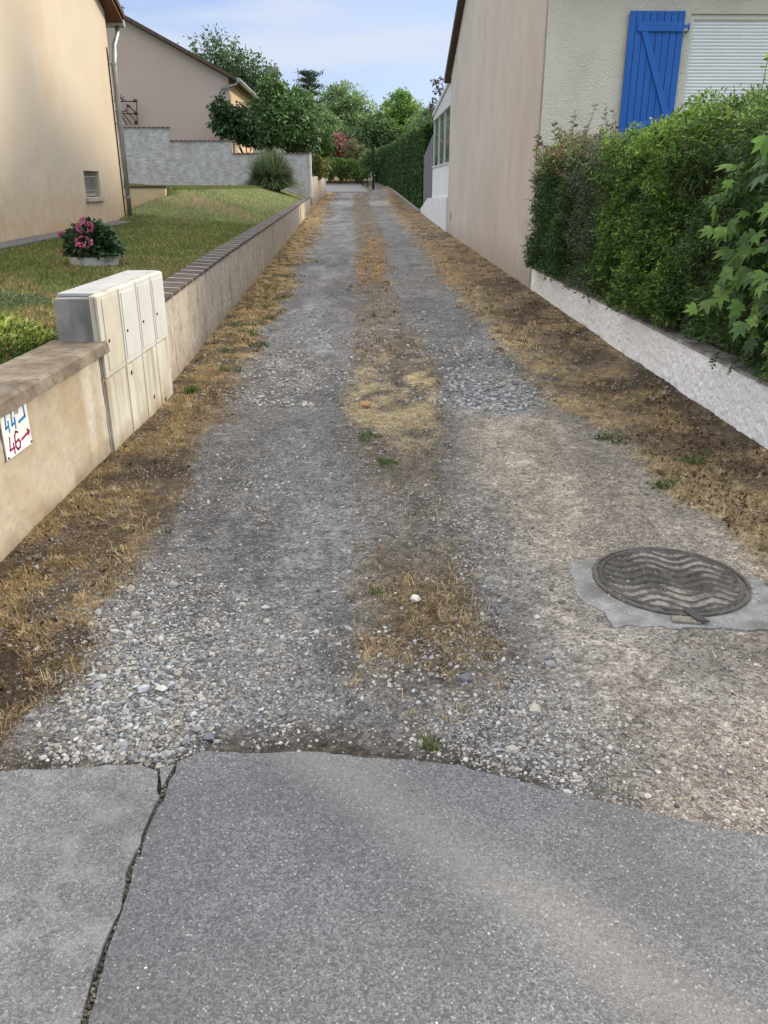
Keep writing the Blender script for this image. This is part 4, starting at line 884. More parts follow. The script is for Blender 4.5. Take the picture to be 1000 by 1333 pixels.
mb = MB(); mb.box((S1+.04, -.09, SZ1-.245), (S1+.065, .0, SZ1-.225)); mb.build('hinge_pin', noisy('grey_steel', [(.2, .2, .2), (.3, .3, .3)], 5, metal=.5, rough=.5), sh)
mb = MB(); p = (-.006, 12.6, .75); mb.box((-.012, 12.5, .62), (-.001, 12.66, .82)); mb.build('vent', noisy('brown_vent', [(.25, .17, .14), (.32, .22, .18)], 8), rh)

# conservatory behind the house
cv = thing('conservatory', 'glazed lean-to with white base wall behind the right house', 'conservatory', (float(xr(26.02)), 26.03, .1), RZ)
WP = noisy('white_painted_render', [(.66, .67, .68), (.74, .75, .76)], 2, bump=.2, bscale=50, stain=(3, (.6, .6, .6), .5, .8))
ALU = noisy('white_aluminium', [(.6, .62, .64), (.68, .7, .72)], 2, bump=0, rough=.4)
D_ = 6.8
mb = MB(); mb.box((.03, 0, -.2), (.2, D_, 2.05)); mb.box((.2, D_-.17, -.2), (4, D_, 2.05)); mb.build('base_wall', WP, cv)
mb = MB(); mb.box((-.03, 0, -.2), (.028, D_+6.3, 1.05)); 
mb = MB(); mb.prism([(-.05, 0, -.2), (-.05, D_+6.5, -.2), (-.05, D_+6.5, .42), (-.05, D_+1.2, 1.0), (-.05, 0, 1.12)], (.07, 0, 0)); mb.build('plinth_wall', WP, cv)
mb = MB(); zt0, zt1 = 3.75, 3.62
for yv in (.02, 2.3, 4.5, D_-.08): mb.box((.04, yv, 2.1), (.12, yv+.07, 3.62))
mb.box((.0, 0, 2.05), (.16, D_+.05, 2.10)); mb.box((.02, 0, 3.62), (.14, D_, 3.72))
fr_ = mb.build('frame', ALU, cv)
GLS = mat('tinted_glass', (.72, .80, .78), .04, .5); GLS.node_tree.nodes['Principled BSDF'].inputs['Transmission Weight'].default_value = .25; GLS.node_tree.nodes['Principled BSDF'].inputs['Base Color'].default_value = (.16, .22, .2, 1)
for a, b in ((.09, 2.3), (2.37, 4.5), (4.57, D_-.08)): MB().box((.07, a, 2.1), (.08, b, 3.62)).build('glass_pane', GLS, cv)
mb = MB()
mb.box((.3, D_-.12, 2.1), (4, D_-.11, 3.62)); mb.build('end_glass', GLS, cv)
mb = MB(); mb.prism([(.05, 0, 3.721), (.05, D_, 3.721), (.05, D_, 3.80), (.05, 0, 4.30)], (.05, 0, 0)); mb.build('side_panel', ALU, cv)
mb = MB(); mb.hexa([(0.0, -.0, 4.32), (4, 0, 4.32), (4, D_+.2, 3.80), (0, D_+.2, 3.80), (0, 0, 4.42), (4, 0, 4.42), (4, D_+.2, 3.9), (0, D_+.2, 3.9)]); mb.build('roof', ALU, cv)
# grey fence panel past the conservatory
gp = thing('fence_panel', 'plain dark grey fence panel between conservatory and tall hedge', 'fence', (float(xr(33.3))+.05, 33.3, .2), RZ)
mb = MB(); GP = noisy('grey_panel', [(.13, .135, .15), (.17, .175, .19)], 3, bump=.1, stretch=(1, 1, .1))
for k in range(12): mb.box((0, k*.42+.005, .3), (.04, (k+1)*.42-.005, 3.1-.05*k))
mb.build('boards', GP, gp)
for yv in (.0, 5.05): MB().box((.045, yv, 0), (.10, yv+.06, 3.05-.12*yv)).build('post', GP, gp)

# tall clipped hedge along the lane beyond
xh = lambda y: np.asarray(1.80-.021*(np.asarray(y, float)-38)-.0008*(np.asarray(y, float)-38)**2*.0+0, float)
CY = [(.035, .085, .022), (.05, .11, .028), (.07, .14, .04), (.03, .065, .02)]
def tallhedge():
    pa = at(546, 0, 38.5); segs = [(38.5, .62+.0, 4.0), (45, .9, 4.25), (52, 1.2, 4.45), (60, 1.6, 4.6), (70, 1.9, 4.8), (80, 2.1, 4.9)]
    n = 60000; y = 38.5+rng.uniform(0, 1, n)**1.2*38; frr = rng.uniform(0, 1, n)
    z0 = hz(y)+.05; z1 = np.interp(y, [38.5, 45, 55, 65, 77], [3.95, 4.2, 4.3, 4.3, 4.4])
    fx = np.interp(y, [38.5, 60, 77], [1.72, .72, -.9]); 
    kind = rng.uniform(0, 1, n); top = kind > .72; end = kind < .12
    y = np.where(end, 38.5, y); z1 = np.where(end, 3.95, z1); fx = np.where(end, 1.72, fx); z0 = np.where(end, .7, z0)
    X = np.where(top | end, fx+rng.uniform(0, 1.6, n), fx); Z = np.where(top, z1, z0+frr*(z1-z0))
    N_ = np.zeros((n, 3)); N_[:, 0] = -1; N_[top] = (0, 0, 1); N_[end] = (0, -1, 0)
    P = np.stack([X, y, Z], 1)+N_*((fbm(y*.9+X*2, Z*1.3, 601)-.5)*.45-.05+rng.uniform(-.15, 0, n))[:, None]
    root = thing('tall_hedge', 'long tall clipped dark green hedge along the right side of the lane', 'hedge', (1.9, 38.5, float(hz(38.5))))
    c = pick(CY, n, .25); tt = top & (rng.uniform(0, 1, n) < .7); c[tt] = pick(MG+LG[:1], tt.sum(), .2)
    leafobj('foliage', P-np.array(root.location), N_+np.array([0, 0, .5]), rng.uniform(.08, .17, n), c, parent=root, droop=-.3)
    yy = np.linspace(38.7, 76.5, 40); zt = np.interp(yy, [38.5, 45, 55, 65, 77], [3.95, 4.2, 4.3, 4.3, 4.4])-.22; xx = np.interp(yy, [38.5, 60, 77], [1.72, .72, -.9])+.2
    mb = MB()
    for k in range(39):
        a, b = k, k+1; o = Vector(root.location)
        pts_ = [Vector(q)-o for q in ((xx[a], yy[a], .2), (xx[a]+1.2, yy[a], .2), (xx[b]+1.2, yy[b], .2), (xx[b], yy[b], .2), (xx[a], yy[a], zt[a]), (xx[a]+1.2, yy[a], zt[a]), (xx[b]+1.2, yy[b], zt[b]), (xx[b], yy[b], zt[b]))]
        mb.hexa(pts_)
    mb.build('solid_core', noisy('core_shade_far', [(.02, .025, .012), (.035, .04, .02)], 8), root)  # added solid filling, coloured as dark as the shade inside the hedge
tallhedge()
kb = MB()
for a, b in ((38.2, 46), (46, 55), (55, 64)):
    xa, xb = [float(np.interp(q, [38.5, 60, 77], [1.72, .72, -.9]))-.25 for q in (a, b)]
    kb.hexa([(xa, a, hz(a)-.1), (xa+.15, a, hz(a)-.1), (xb+.15, b, hz(b)-.1), (xb, b, hz(b)-.1), (xa, a, hz(a)+.16), (xa+.15, a, hz(a)+.16), (xb+.15, b, hz(b)+.16), (xb, b, hz(b)+.16)])
tag(kb.build('kerb_edging', noisy('grey_kerb', [(.2, .19, .17), (.3, .28, .26)], 3)), 'low concrete edging at the foot of the tall hedge', 'edging')
p = at(486, 238, 62)
gpst = thing('gate_post', 'slim black gate post standing at the far end of the tall hedge', 'post', (p.x, p.y, float(hz(62))))
mb = MB(); mb.box((-.08, -.08, 0), (.08, .08, 2.75)); mb.box((-.11, -.11, 2.75), (.11, .11, 2.82)); mb.build('shaft', noisy('black_paint', [(.012, .012, .014), (.03, .03, .03)], 5), gpst, bevel=.01)

# ------------------------------------------------------------ left house
LZ = math.atan(.02); CY0 = 18.4; CX0 = -5.1-.02*CY0; GZ = .6
lh = thing('house', 'cream house on the left with a zinc downpipe and a small barred cellar window', 'house', (CX0, CY0, 0), LZ)
YEL = noisy('cream_yellow_render', [(.55, .47, .36), (.60, .52, .405), (.64, .56, .44)], .5, bump=.3, bscale=160, bdist=.004, second=(.9, (.57, .45, .31), .5, .8), base=(.7, 1.7, (.54, .37, .20)), detail=5)
LGL = 12.0; LE = 4.72; LR = 7.2
V0, V1_, U0, U1 = 1.35, 1.80, -2.5, -1.6   # cellar window opening (z range, y range)
mb = MB(); sl_ = (LR-LE)/(LGL/2)
mb.prism([(0, -LGL, .1), (0, U0, .1), (0, U0, LE-U0*sl_), (0, -LGL/2, LR), (0, -LGL, LE)], (-.3, 0, 0))
mb.prism([(0, U1, .1), (0, 0, .1), (0, 0, LE), (0, U1, LE-U1*sl_)], (-.3, 0, 0))
mb.prism([(0, U0, .1), (0, U1, .1), (0, U1, V0), (0, U0, V0)], (-.3, 0, 0))
mb.prism([(0, U0, V1_), (0, U1, V1_), (0, U1, LE-U1*sl_), (0, U0, LE-U0*sl_)], (-.3, 0, 0))
mb.build('gable_wall', YEL, lh)
MB().box((-9, -.25, .1), (-.305, 0, LE)).build('side_wall', YEL, lh); MB().box((-9, -LGL, .1), (-.305, -LGL+.25, LE)).build('side_wall', YEL, lh)
cw = MB().box((-.16, U0, V0), (-.14, U1, V1_)).build('cellar_window', noisy('dim_pane', [(.16, .15, .14), (.24, .23, .21)], 5, rough=.3), lh)
gm = MB()
for k in range(8): yv = U0+.05+k*(U1-U0-.1)/7; gm.tube([(-.04, yv, V0+.02), (-.04, yv, V1_)], .008, 6)
gm.tube([(-.04, U0, V1_-.10), (-.04, U1, V1_-.10)], .008, 6); gm.tube([(-.04, U0, V0+.12), (-.04, U1, V0+.12)], .008, 6)
gm.build('bars', noisy('grey_bars', [(.3, .3, .3), (.4, .4, .4)], 5, metal=.4, rough=.5), cw)
MB().box((-.12, U0+.02, V0+.05), (-.10, U0+.06, V1_-.05)).box((-.12, U0+.0, V0+.02), (-.10, U1, V0+.06)).build('inner_frame', WF, cw)
MB().box((-.13, U0-.06, V0-.075), (.05, U1+.06, V0-.004)).build('sill', noisy('grey_sill', [(.42, .38, .34), (.5, .47, .43)], 5), cw, bevel=.005)
BRN = noisy('brown_soffit', [(.11, .05, .03), (.17, .08, .05)], 6, bump=.3, stretch=(4, .3, 1))
mb = MB(); ov = .24
for s in (1,):
    za = LE-.35*sl_*-1*-1
mb.hexa([(-9, .4, LE-.4*sl_+.03), (ov, .4, LE-.4*sl_+.03), (ov, -LGL/2, LR+.03), (-9, -LGL/2, LR+.03), (-9, .4, LE-.4*sl_+.09), (ov, .4, LE-.4*sl_+.09), (ov, -LGL/2, LR+.09), (-9, -LGL/2, LR+.09)])
mb.hexa([(-9, -LGL-.4, LE-.4*sl_+.03), (ov, -LGL-.4, LE-.4*sl_+.03), (ov, -LGL/2, LR+.03), (-9, -LGL/2, LR+.03), (-9, -LGL-.4, LE-.4*sl_+.09), (ov, -LGL-.4, LE-.4*sl_+.09), (ov, -LGL/2, LR+.09), (-9, -LGL/2, LR+.09)])
so_ = mb.build('soffit', BRN, lh)
mb = MB()
mb.hexa([(-9, .44, LE-.4*sl_+.10), (ov+.04, .44, LE-.4*sl_+.10), (ov+.04, -LGL/2, LR+.10), (-9, -LGL/2, LR+.10), (-9, .44, LE-.4*sl_+.2), (ov+.04, .44, LE-.4*sl_+.2), (ov+.04, -LGL/2, LR+.2), (-9, -LGL/2, LR+.2)])
mb.hexa([(-9, -LGL-.44, LE-.4*sl_+.10), (ov+.04, -LGL-.44, LE-.4*sl_+.10), (ov+.04, -LGL/2, LR+.10), (-9, -LGL/2, LR+.10), (-9, -LGL-.44, LE-.4*sl_+.2), (ov+.04, -LGL-.44, LE-.4*sl_+.2), (ov+.04, -LGL/2, LR+.2), (-9, -LGL/2, LR+.2)])
mb.build('roof', TILE, lh)
ZN = noisy('zinc', [(.30, .32, .32), (.40, .42, .42)], 4, bump=.05, metal=.55, rough=.45)
mb = MB(); gz_ = LE-.4*sl_+.02
mb.tube([(-9, .50, gz_), (ov+.0, .50, gz_)], .07, 12); mb.build('gutter', ZN, lh, smooth=False)
lawz = float(lawn(CX0, CY0))
mb = MB(); mb.tube([(ov-.14, .46, gz_-.06), (ov-.14, .42, gz_-.22), (ov-.20, .28, gz_-.42), (.11, .02, gz_-.62), (.09, -.05, gz_-.78), (.09, -.05, lawz)], .048, 12); dp = mb.build('downpipe', ZN, lh, smooth=True)
for zz in (gz_-.8, 2.7, 1.3): MB().tube([(.09, -.05, zz), (.09, -.05, zz+.04)], .056, 12).box((-.0, -.06, zz+.01), (.06, -.04, zz+.03)).build('pipe_bracket', ZN, dp)
mb = MB(); mb.box((-.02, -.22, lawz-.1), (.30, .12, lawz+.03)); mb.build('drain_block', CONC, lh, bevel=.01)
mb = MB(); mb.tube([(.012, -.13, lawz), (.012, -.13, gz_-.5)], .012, 6); mb.build('cable', DARK, lh)
# gravelly strip at the base of the house
SP = noisy('grey_edging', [(.11, .11, .11), (.22, .215, .21)], 14, bump=.8, bscale=40, bdist=.02)
mb = MB()
yy = np.linspace(6.5, 17.6, 20)
for a, b in zip(yy, yy[1:]):
    xa, xb = -5.1-.02*a+.32, -5.1-.02*b+.32; za, zb_ = float(lawn(xa, a)), float(lawn(xb, b))
    mb.hexa([(xa-.33, a, za-.1), (xa, a, za-.1), (xb, b, zb_-.1), (xb-.33, b, zb_-.1), (xa-.33, a, za+.05), (xa, a, za+.03), (xb, b, zb_+.03), (xb-.33, b, zb_+.05)])
tag(mb.build('edging_strip', SP), kind='structure')
# small yellow retaining wall beyond the corner
p = at(166, 255, 21.5); p2 = at(215, 248, 21.5)
rt = thing('retaining_wall', 'low cream retaining wall stub past the downpipe', 'wall', (p.x-1.5, 21.5, 0))
mb = MB(); zt_ = at(190, 243, 21.5).z
mb.prism([(-2, 0, .5), (p2.x-p.x+1.5, 0, .8), (p2.x-p.x+1.5, 0, zt_-.03), (-2, 0, zt_-.03)], (0, .2, 0)); mb.build('wall_body', YEL, rt)
mb = MB(); mb.box((-2, -.02, zt_-.028), (p2.x-p.x+1.53, .24, zt_+.02)); mb.build('coping', SLATE, rt)
# the raised bed behind it
xs_ = np.concatenate([np.linspace(p.x-9, p.x-.3, 12), np.linspace(p.x-.2, p2.x+5, 60)]); yy = np.concatenate([np.linspace(17.0, 21.48, 24), np.linspace(21.72, 42.6, 50)]); X, Y = np.meshgrid(xs_, yy); X = np.minimum(X, xl(Y)-.22)
def rz2(x, y): return lawn(x, y)-.012+bank(x, y)
Z = rz2(X, Y); V, Fq = gridm(X, Y, Z)
tag(npmesh('raised_lawn', V, [Fq], GROUND), kind='structure')
n = 90000; x = rng.uniform(p.x-8, p2.x+.2, n); y = 21.75+rng.uniform(0, 1, n)**1.2*20; k_ = x < xl(y)-.25; x, y = x[k_], y[k_]; n = len(x); zz = rz2(x, y)
tag(blades(np.stack([x, y, zz], 1), .09, .8, .012, pick([(.14, .165, .06), (.21, .20, .09), (.12, .145, .05)], n, .2), 'raised_grass', BLADE), 'rough grass on the raised bed behind the cream stub wall', 'grass', kind='stuff')

# ------------------------------------------------------------ hydrangea in a ring planter, variegated shrub, ornamental grass
hp = at(123, 342, 9.9); hx, hy = hp.x, 9.9; hzz = float(lawn(hx, hy))
pl = thing('planter', 'round weathered concrete ring planter on the lawn', 'planter', (hx, hy, hzz-.03))
ring(.22, .27, 0, .13, noisy('weathered_ring', [(.38, .38, .35), (.52, .52, .49)], 9, bump=.5), pl, 'rim', 40)
mb = MB(); mb.tube([(0, 0, 0), (0, 0, .10)], .219, 32); mb.build('soil', noisy('potting_soil', [(.04, .03, .02), (.07, .05, .035)], 30), pl)
hy_ = thing('hydrangea', 'hydrangea with dark leaves and pink flower heads in the ring planter', 'shrub', (hx, hy, hzz+.07))
n = 1100; v = unit(rng.normal(0, 1, (n, 3))); v[:, 2] = np.abs(v[:, 2])*1.0-.15; rr = rng.uniform(.6, 1, n)[:, None]
P = v*rr*np.array([.30, .28, .36])+np.array([0, 0, .10]); leafobj('foliage', P, v+np.array([0, 0, .3]), rng.uniform(.06, .11, n), pick([(.025, .065, .025), (.04, .09, .03), (.06, .12, .04)], n, .2), m=GLOSSLEAF, parent=hy_, aspect=.65, spread=.5)
mb = MB()
for k in range(12): a = k*.52; mb.tube([(0, 0, 0), (.12*math.cos(a), .12*math.sin(a), .2), (.2*math.cos(a), .2*math.sin(a), .33)], [.006, .005, .003], 5, False)
mb.build('stems', BARK, hy_)
for (dx, dz, dy, r) in ((.01, .36, -.20, .085), (.0, .20, -.27, .085), (-.29, .27, -.05, .05), (-.27, .08, -.08, .035), (-.05, .42, .0, .04)):
    n = 170; v = unit(rng.normal(0, 1, (n, 3))); P = v*r*np.array([1, 1, .62])
    leafobj('flower_head', P+np.array([dx, dy, dz]), v, rng.uniform(.018, .03, n), pick([(.62, .10, .26), (.70, .17, .36), (.5, .06, .2), (.8, .35, .5)], n, .12), parent=hy_, aspect=.9, spread=.4)
vs = thing('variegated_shrub', 'low yellow green leafy shrub behind the near wall coping', 'shrub', (-2.42, 4.85, .58))
n = 5200; v = unit(rng.normal(0, 1, (n, 3))); v[:, 2] = np.abs(v[:, 2]); P = v*rng.uniform(.6, 1, n)[:, None]*np.array([.52, .45, .26]); c = pick([(.30, .38, .06), (.45, .50, .12), (.10, .18, .03), (.6, .6, .25)], n, .2)
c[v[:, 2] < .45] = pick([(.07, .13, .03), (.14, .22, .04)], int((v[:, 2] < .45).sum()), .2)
leafobj('foliage', P, v*np.array([1, 1, .6])+np.array([0, 0, .9]), rng.uniform(.03, .055, n), c, parent=vs, aspect=.4, spread=.45, droop=0)
mb = MB()
for k in range(10): a = k*.63; mb.tube([(0, 0, 0), (.25*math.cos(a), .22*math.sin(a), .15)], [.006, .003], 5, False)
mb.build('stems', BARK, vs)
gb = at(354, 250, 38.5); gzb = float(lawn(gb.x, 38.5)+bank(gb.x, 38.5))
og = thing('ornamental_grass', 'large rounded clump of fine ornamental grass in front of the grey wall', 'grass clump', (gb.x, 38.5, gzb-.05))
n = 5200; el = rng.uniform(.05, 1.35, n); a = rng.uniform(0, 6.28, n); L_ = rng.uniform(1.2, 1.95, n)*(.75+.25*np.cos(el*.9)); b0 = rng.uniform(0, .35, n)
d = np.stack([np.sin(el)*np.cos(a), np.sin(el)*np.sin(a), np.cos(el)], 1); base = np.stack([b0*np.cos(a), b0*np.sin(a), np.zeros(n)], 1)
w_ = np.stack([-np.sin(a), np.cos(a), np.zeros(n)], 1)*.013
m1 = base+d*L_[:, None]*.55; t1 = base+d*L_[:, None]; t1[:, 2] -= .28*np.sin(el)*L_; m1[:, 2] += .08*np.sin(el); t1[:, 2] = np.maximum(t1[:, 2], .03)
V = np.stack([base-w_, base+w_, m1-w_, m1+w_, t1], 1).reshape(-1, 3); i = (np.arange(n)*5)[:, None]
npmesh('blades', V, [i+np.array([0, 1, 3, 2]), i+np.array([2, 3, 4])], BLADE, og, cols=np.repeat(pick([(.10, .15, .07), (.15, .20, .10), (.07, .11, .04), (.22, .26, .14)], n, .2), 5, 0))
mb = MB(); mb.tube([(0, 0, -.05), (0, 0, .35)], [.4, .15], 12); mb.build('crown_base', noisy('straw_base', [(.05, .06, .03), (.12, .11, .06)], 10, stretch=(4, 4, .5)), og)

# ------------------------------------------------------------ grey stepped wall across the lawn
GW = noisy('grey_roughcast', [(.30, .295, .29), (.44, .43, .42), (.58, .57, .56)], 3.5, bump=1, bscale=11, bdist=.05, second=(.8, (.33, .28, .23), .55, .75), detail=8)
TC = noisy('terracotta_tiles', [(.14, .09, .08), (.24, .15, .12)], 8, bump=.4)
YW = 42.7
gw = thing('garden_wall', 'tall stepped grey roughcast wall with tile edge closing off the lawn', 'wall', (at(400, 250, YW).x, YW, .5))
o = Vector(gw.location)
def seg(pxa, pxb, rowtop, nm=None):
    a = at(pxa, 190, YW); b = at(pxb, 190, YW); a.z = at(pxa, rowtop, YW).z
    MB().box((a.x-o.x, 0, 0), (b.x-o.x, .22, a.z-o.z)).build('wall_body', GW, gw)
    mb = MB(); x_ = a.x-o.x-.02
    while x_ < b.x-o.x:
        mb.prism([(x_, -.07, a.z-o.z+.003), (x_+.11, -.07, a.z-o.z+.055), (x_+.22, -.07, a.z-o.z+.003)], (0, .34, 0)); x_ += .225
    mb.build('coping_tiles', TC, gw)
seg(-20, 222, 166); seg(222, 302, 183.5); seg(302, 402, 200)
ea = at(402, 190, YW).x-o.x
MB().box((ea+.005, -.04, .5), (ea+.09, .28, at(0, 199, YW).z-o.z)).build('end_post', noisy('pale_render', [(.58, .56, .52), (.66, .64, .6)], 4), gw)
# garden bed wall beyond
lb = thing('bed_wall', 'short beige rendered wall under the yellow green plants beyond the grey wall', 'wall', (at(405, 0, 44).x, 44, 0))
a = at(406, 232, 44); b = at(424, 226, 56)
mb = MB(); mb.hexa([Vector(q)-Vector(lb.location) for q in ((a.x-.2, 44, .3), (a.x, 44, .3), (b.x, 56, .6), (b.x-.2, 56, .6), (a.x-.2, 44, a.z), (a.x, 44, a.z), (b.x, 56, b.z), (b.x-.2, 56, b.z))]); mb.build('wall_body', REND2, lb)
p = at(425, 227, 55.8); h_ = at(425, 210, 55.8).z-p.z; wp = thing('marker_post', 'short white post at the far end of the beige bed wall', 'post', (p.x, 55.8, p.z))
MB().box((-.06, -.06, -.4), (.06, .06, h_-.05)).box((-.08, -.08, h_-.048), (.08, .08, h_)).build('shaft', WF, wp)

# ------------------------------------------------------------ neighbour house beyond the grey wall
YN = 46.0
a = at(297, 98, YN); rdg = at(150, 17, YN)
nh = thing('house', 'pinkish beige gabled house behind the grey wall with sunlit side', 'house', (a.x, YN, 0), R(2.2))
MAU = noisy('pink_beige_render', [(.46, .375, .32), (.50, .41, .355)], .4, bump=.15, bscale=60, detail=4)
sl2 = (rdg.z-a.z)/(a.x-rdg.x); ex = -.1
wdt = 2*(a.x-rdg.x)+1.0; rx = rdg.x-a.x-.5; rz_ = a.z-rx*sl2
mb = MB(); mb.prism([(0, 0, .5), (0, 0, a.z-.1), (rx, 0, rz_-.1), (2*rx, 0, a.z-.1), (2*rx, 0, .5)], (0, .3, 0)); mb.build('gable_wall', MAU, nh)
SUNR = noisy('sunlit_side_render', [(.62, .44, .27), (.68, .5, .32)], .5, bump=.1)  # sunlight on the lane-facing wall painted in as a warmer colour
MB().box((-.25, .305, .5), (0, 9.5, a.z-.12)).build('side_wall', SUNR, nh); MB().box((2*rx, .305, .5), (2*rx+.25, 9.5, a.z-.12)).build('side_wall', SUNR, nh)
mb = MB()
for s, x0, x1 in ((1, .45, rx), (-1, 2*rx-.45, rx)):
    z0_ = a.z-.45*sl2-.05; mb.hexa([(x0, -.35, z0_), (x1, -.35, rz_-.06), (x1, 9.8, rz_-.06), (x0, 9.8, z0_), (x0, -.35, z0_+.16), (x1, -.35, rz_+.14), (x1, 9.8, rz_+.14), (x0, 9.8, z0_+.16)])
mb.build('roof', TILE, nh)
mb = MB(); mb.tube([(.55, -.4, a.z-.45*sl2), (.55, 9.8, a.z-.45*sl2)], .09, 10); mb.build('gutter', ZN, nh)
mb = MB(); zg = a.z-.45*sl2; mb.tube([(.5, -.25, zg-.05), (.4, -.2, zg-.2), (-.35, -.12, zg-.35), (-.5, -.1, zg-.7), (-.5, -.1, 1)], .06, 8); mb.build('downpipe', ZN, nh, smooth=True)
mb = MB(); mb.box((.0+.005, 1.6, 3.0), (.03, 2.6, 5.0)); mb.build('window', noisy('pale_shutter', [(.6, .55, .45), (.66, .6, .5)], 3), nh)
# antenna on its roof
p = at(154, 18, YN+1)
an = thing('roof_antenna', 'small television antenna on the ridge of the pinkish house', 'antenna', (p.x, p.y, p.z-.3))
mb = MB(); mb.tube([(0, 0, -.3), (0, 0, .9)], .025, 6); mb.build('mast', DARK, an)
mb = MB(); mb.tube([(-.3, 0, .7), (.35, 0, .55)], .02, 5)
for k in range(5): x_ = -.25+k*.13; mb.tube([(x_, -.22, .69-k*.03), (x_, .22, .69-k*.03)], .012, 4); mb.tube([(x_, 0, .55-k*.03), (x_, 0, .83-k*.03)], .012, 4)
mb.build('aerial', DARK, an)
# wrought iron sundial ornament on the wall
p = at(165, 150, YN-.6); sd = thing('sundial_ornament', 'thin wrought iron sundial ornament with sun and rays against the pink gable', 'ornament', (p.x, YN-.6, p.z))
IRN = noisy('rusty_iron', [(.05, .025, .02), (.1, .05, .035)], 20)
s_ = YN/F*1.05
def q2(px, py): pp = at(px, py, YN-.6); return (pp.x-p.x, 0, pp.z-p.z)
mb = MB()
for l in ([(149, 132), (178, 132)], [(178, 131), (179, 163)], [(149, 148), (178, 148)], [(167, 138), (178, 147)], [(163, 143), (178, 158)], [(160, 147), (172, 163)], [(157, 148), (166, 163)], [(154, 149), (160, 163)], [(152, 149), (155, 162)], [(167, 142), (162, 145), (156, 146), (150, 145)]):
    mb.tube([q2(*c_) for c_ in l], .028, 5)
mb.build('rods', IRN, sd)
mb = MB(); cxx, czz = 155, 131
mb.tube([q2(cxx+5*math.cos(t), czz-4*math.sin(t)) for t in np.linspace(0, math.pi, 9)], .04, 5)
for t in np.linspace(.15, 3.0, 6): mb.tube([q2(cxx+6*math.cos(t), czz-5*math.sin(t)), q2(cxx+9*math.cos(t), czz-8*math.sin(t))], .018, 4)
mb.build('sun_emblem', IRN, sd)
for c_ in ((177, 131), (168, 138), (178, 148), (178, 160)):
    c = Vector(q2(*c_)); MB().prism([c+Vector((-.12, 0, .1)), c+Vector((.12, 0, 0)), c+Vector((-.12, 0, -.1))], (0, .03, 0)).build('finial', IRN, sd)

# second distant house (grey roof seen through the trees)
p = at(418, 165, 70); fh = thing('house', 'partly hidden distant house with grey roof edge among the trees', 'house', (p.x, 70, 0), R(1))
MB().prism([(0, 0, 1.5), (0, 0, p.z-.3), (-4.5, 0, p.z+3.4), (-9, 0, p.z-.3), (-9, 0, 1.5)], (0, 8, 0)).build('wall', noisy('grey_cream_render', [(.4, .38, .33), (.46, .43, .38)], 1), fh)
mb = MB()
for x0 in (.7, -9.7):
    mb.hexa([(x0, -.5, p.z-.75), (-4.5, -.5, p.z+3.45), (-4.5, 8.5, p.z+3.45), (x0, 8.5, p.z-.75), (x0, -.5, p.z-.5), (-4.5, -.5, p.z+3.75), (-4.5, 8.5, p.z+3.75), (x0, 8.5, p.z-.5)])
rf = mb.build('roof', noisy('grey_slate_roof', [(.22, .24, .26), (.3, .32, .34)], 3), fh)
pc = at(350, 82, 70); MB().box((pc.x-p.x-.5, 2, p.z), (pc.x-p.x+.5, 3.2, pc.z)).build('chimney', noisy('chimney_render', [(.2, .19, .18), (.28, .26, .24)], 2), rf)
MB().tube([(.8, -.6, p.z-.6), (.3, -.7, p.z-1.2), (-.8, -.3, p.z-1.9)], .09, 8).build('downpipe', WF, fh, smooth=True)

# ------------------------------------------------------------ trees
def tree(name, label, base, trunk_h, r0, blobs, n, size, cols, w=None, group=None, clump=.34, per=45, spread=.9, aspect=.5, lean=(0, 0), m=None, cat='tree', tip_light=None, squash=1):
    root = thing(name, label, cat, tuple(base), group=group)
    mb = MB(); top = Vector((lean[0], lean[1], trunk_h))
    mb.tube([(0, 0, -.2), tuple(top*.5+Vector((.05, 0, 0))), tuple(top)], [r0, r0*.8, r0*.6], 9)
    vol = np.array([b[3]*b[4]*b[5] for b in blobs])**.67; vol = vol/vol.sum(); Ps = []; Ns = []; Cs = []
    for b, f_ in zip(blobs, vol):
        c0 = np.array(b[:3]); rr = np.array(b[3:6]); nc = max(3, int(n*f_/per))
        v = unit(rng.normal(0, 1, (nc, 3))); rad_ = rng.uniform(.55, 1.02, nc)[:, None]; cc = c0+v*rad_*rr
        mb.tube([tuple(top*.9), tuple((top*.5+Vector(c0)*.5)+Vector((0, 0, -.1*rr[2]))), tuple(c0)], [r0*.45, r0*.3, r0*.14], 6, False)
        for k in range(min(nc, 9)): mb.tube([tuple(c0-np.array([0, 0, rr[2]*.25])), tuple(cc[k]*.9+c0*.1)], [r0*.13, r0*.03], 5, False)
        cs = clump*rr.mean()
        tone = rng.lognormal(0, .22, nc)
        P = np.repeat(cc, per, 0)+rng.normal(0, 1, (nc*per, 3))*cs*np.array([.5, .5, .4*squash]); Nn = unit(P-c0)*.6+unit(P-np.repeat(cc, per, 0))*.7
        Ps.append(P); Ns.append(Nn); c = pick(cols, len(P), .18, w)*np.repeat(tone, per)[:, None]; Cs.append(c)
    mb.build('trunk', BARK, root)
    P = np.concatenate(Ps); leafobj('crown', P, np.concatenate(Ns)+np.array([0, 0, .2]), size*rng.uniform(.6, 1.3, len(P)), np.clip(np.concatenate(Cs), .005, 1), m=m, parent=root, aspect=aspect, spread=spread)
    return root
def blob(px, py, Y, rpx, rpy, base, dy=0, ry=None):
    c = at(px, py, Y+dy); k = Y/F/1.1*1.08
    return (c.x-base[0], c.y-base[1], c.z-base[2], rpx*k, (ry or (rpx+rpy)/2*k), rpy*k)
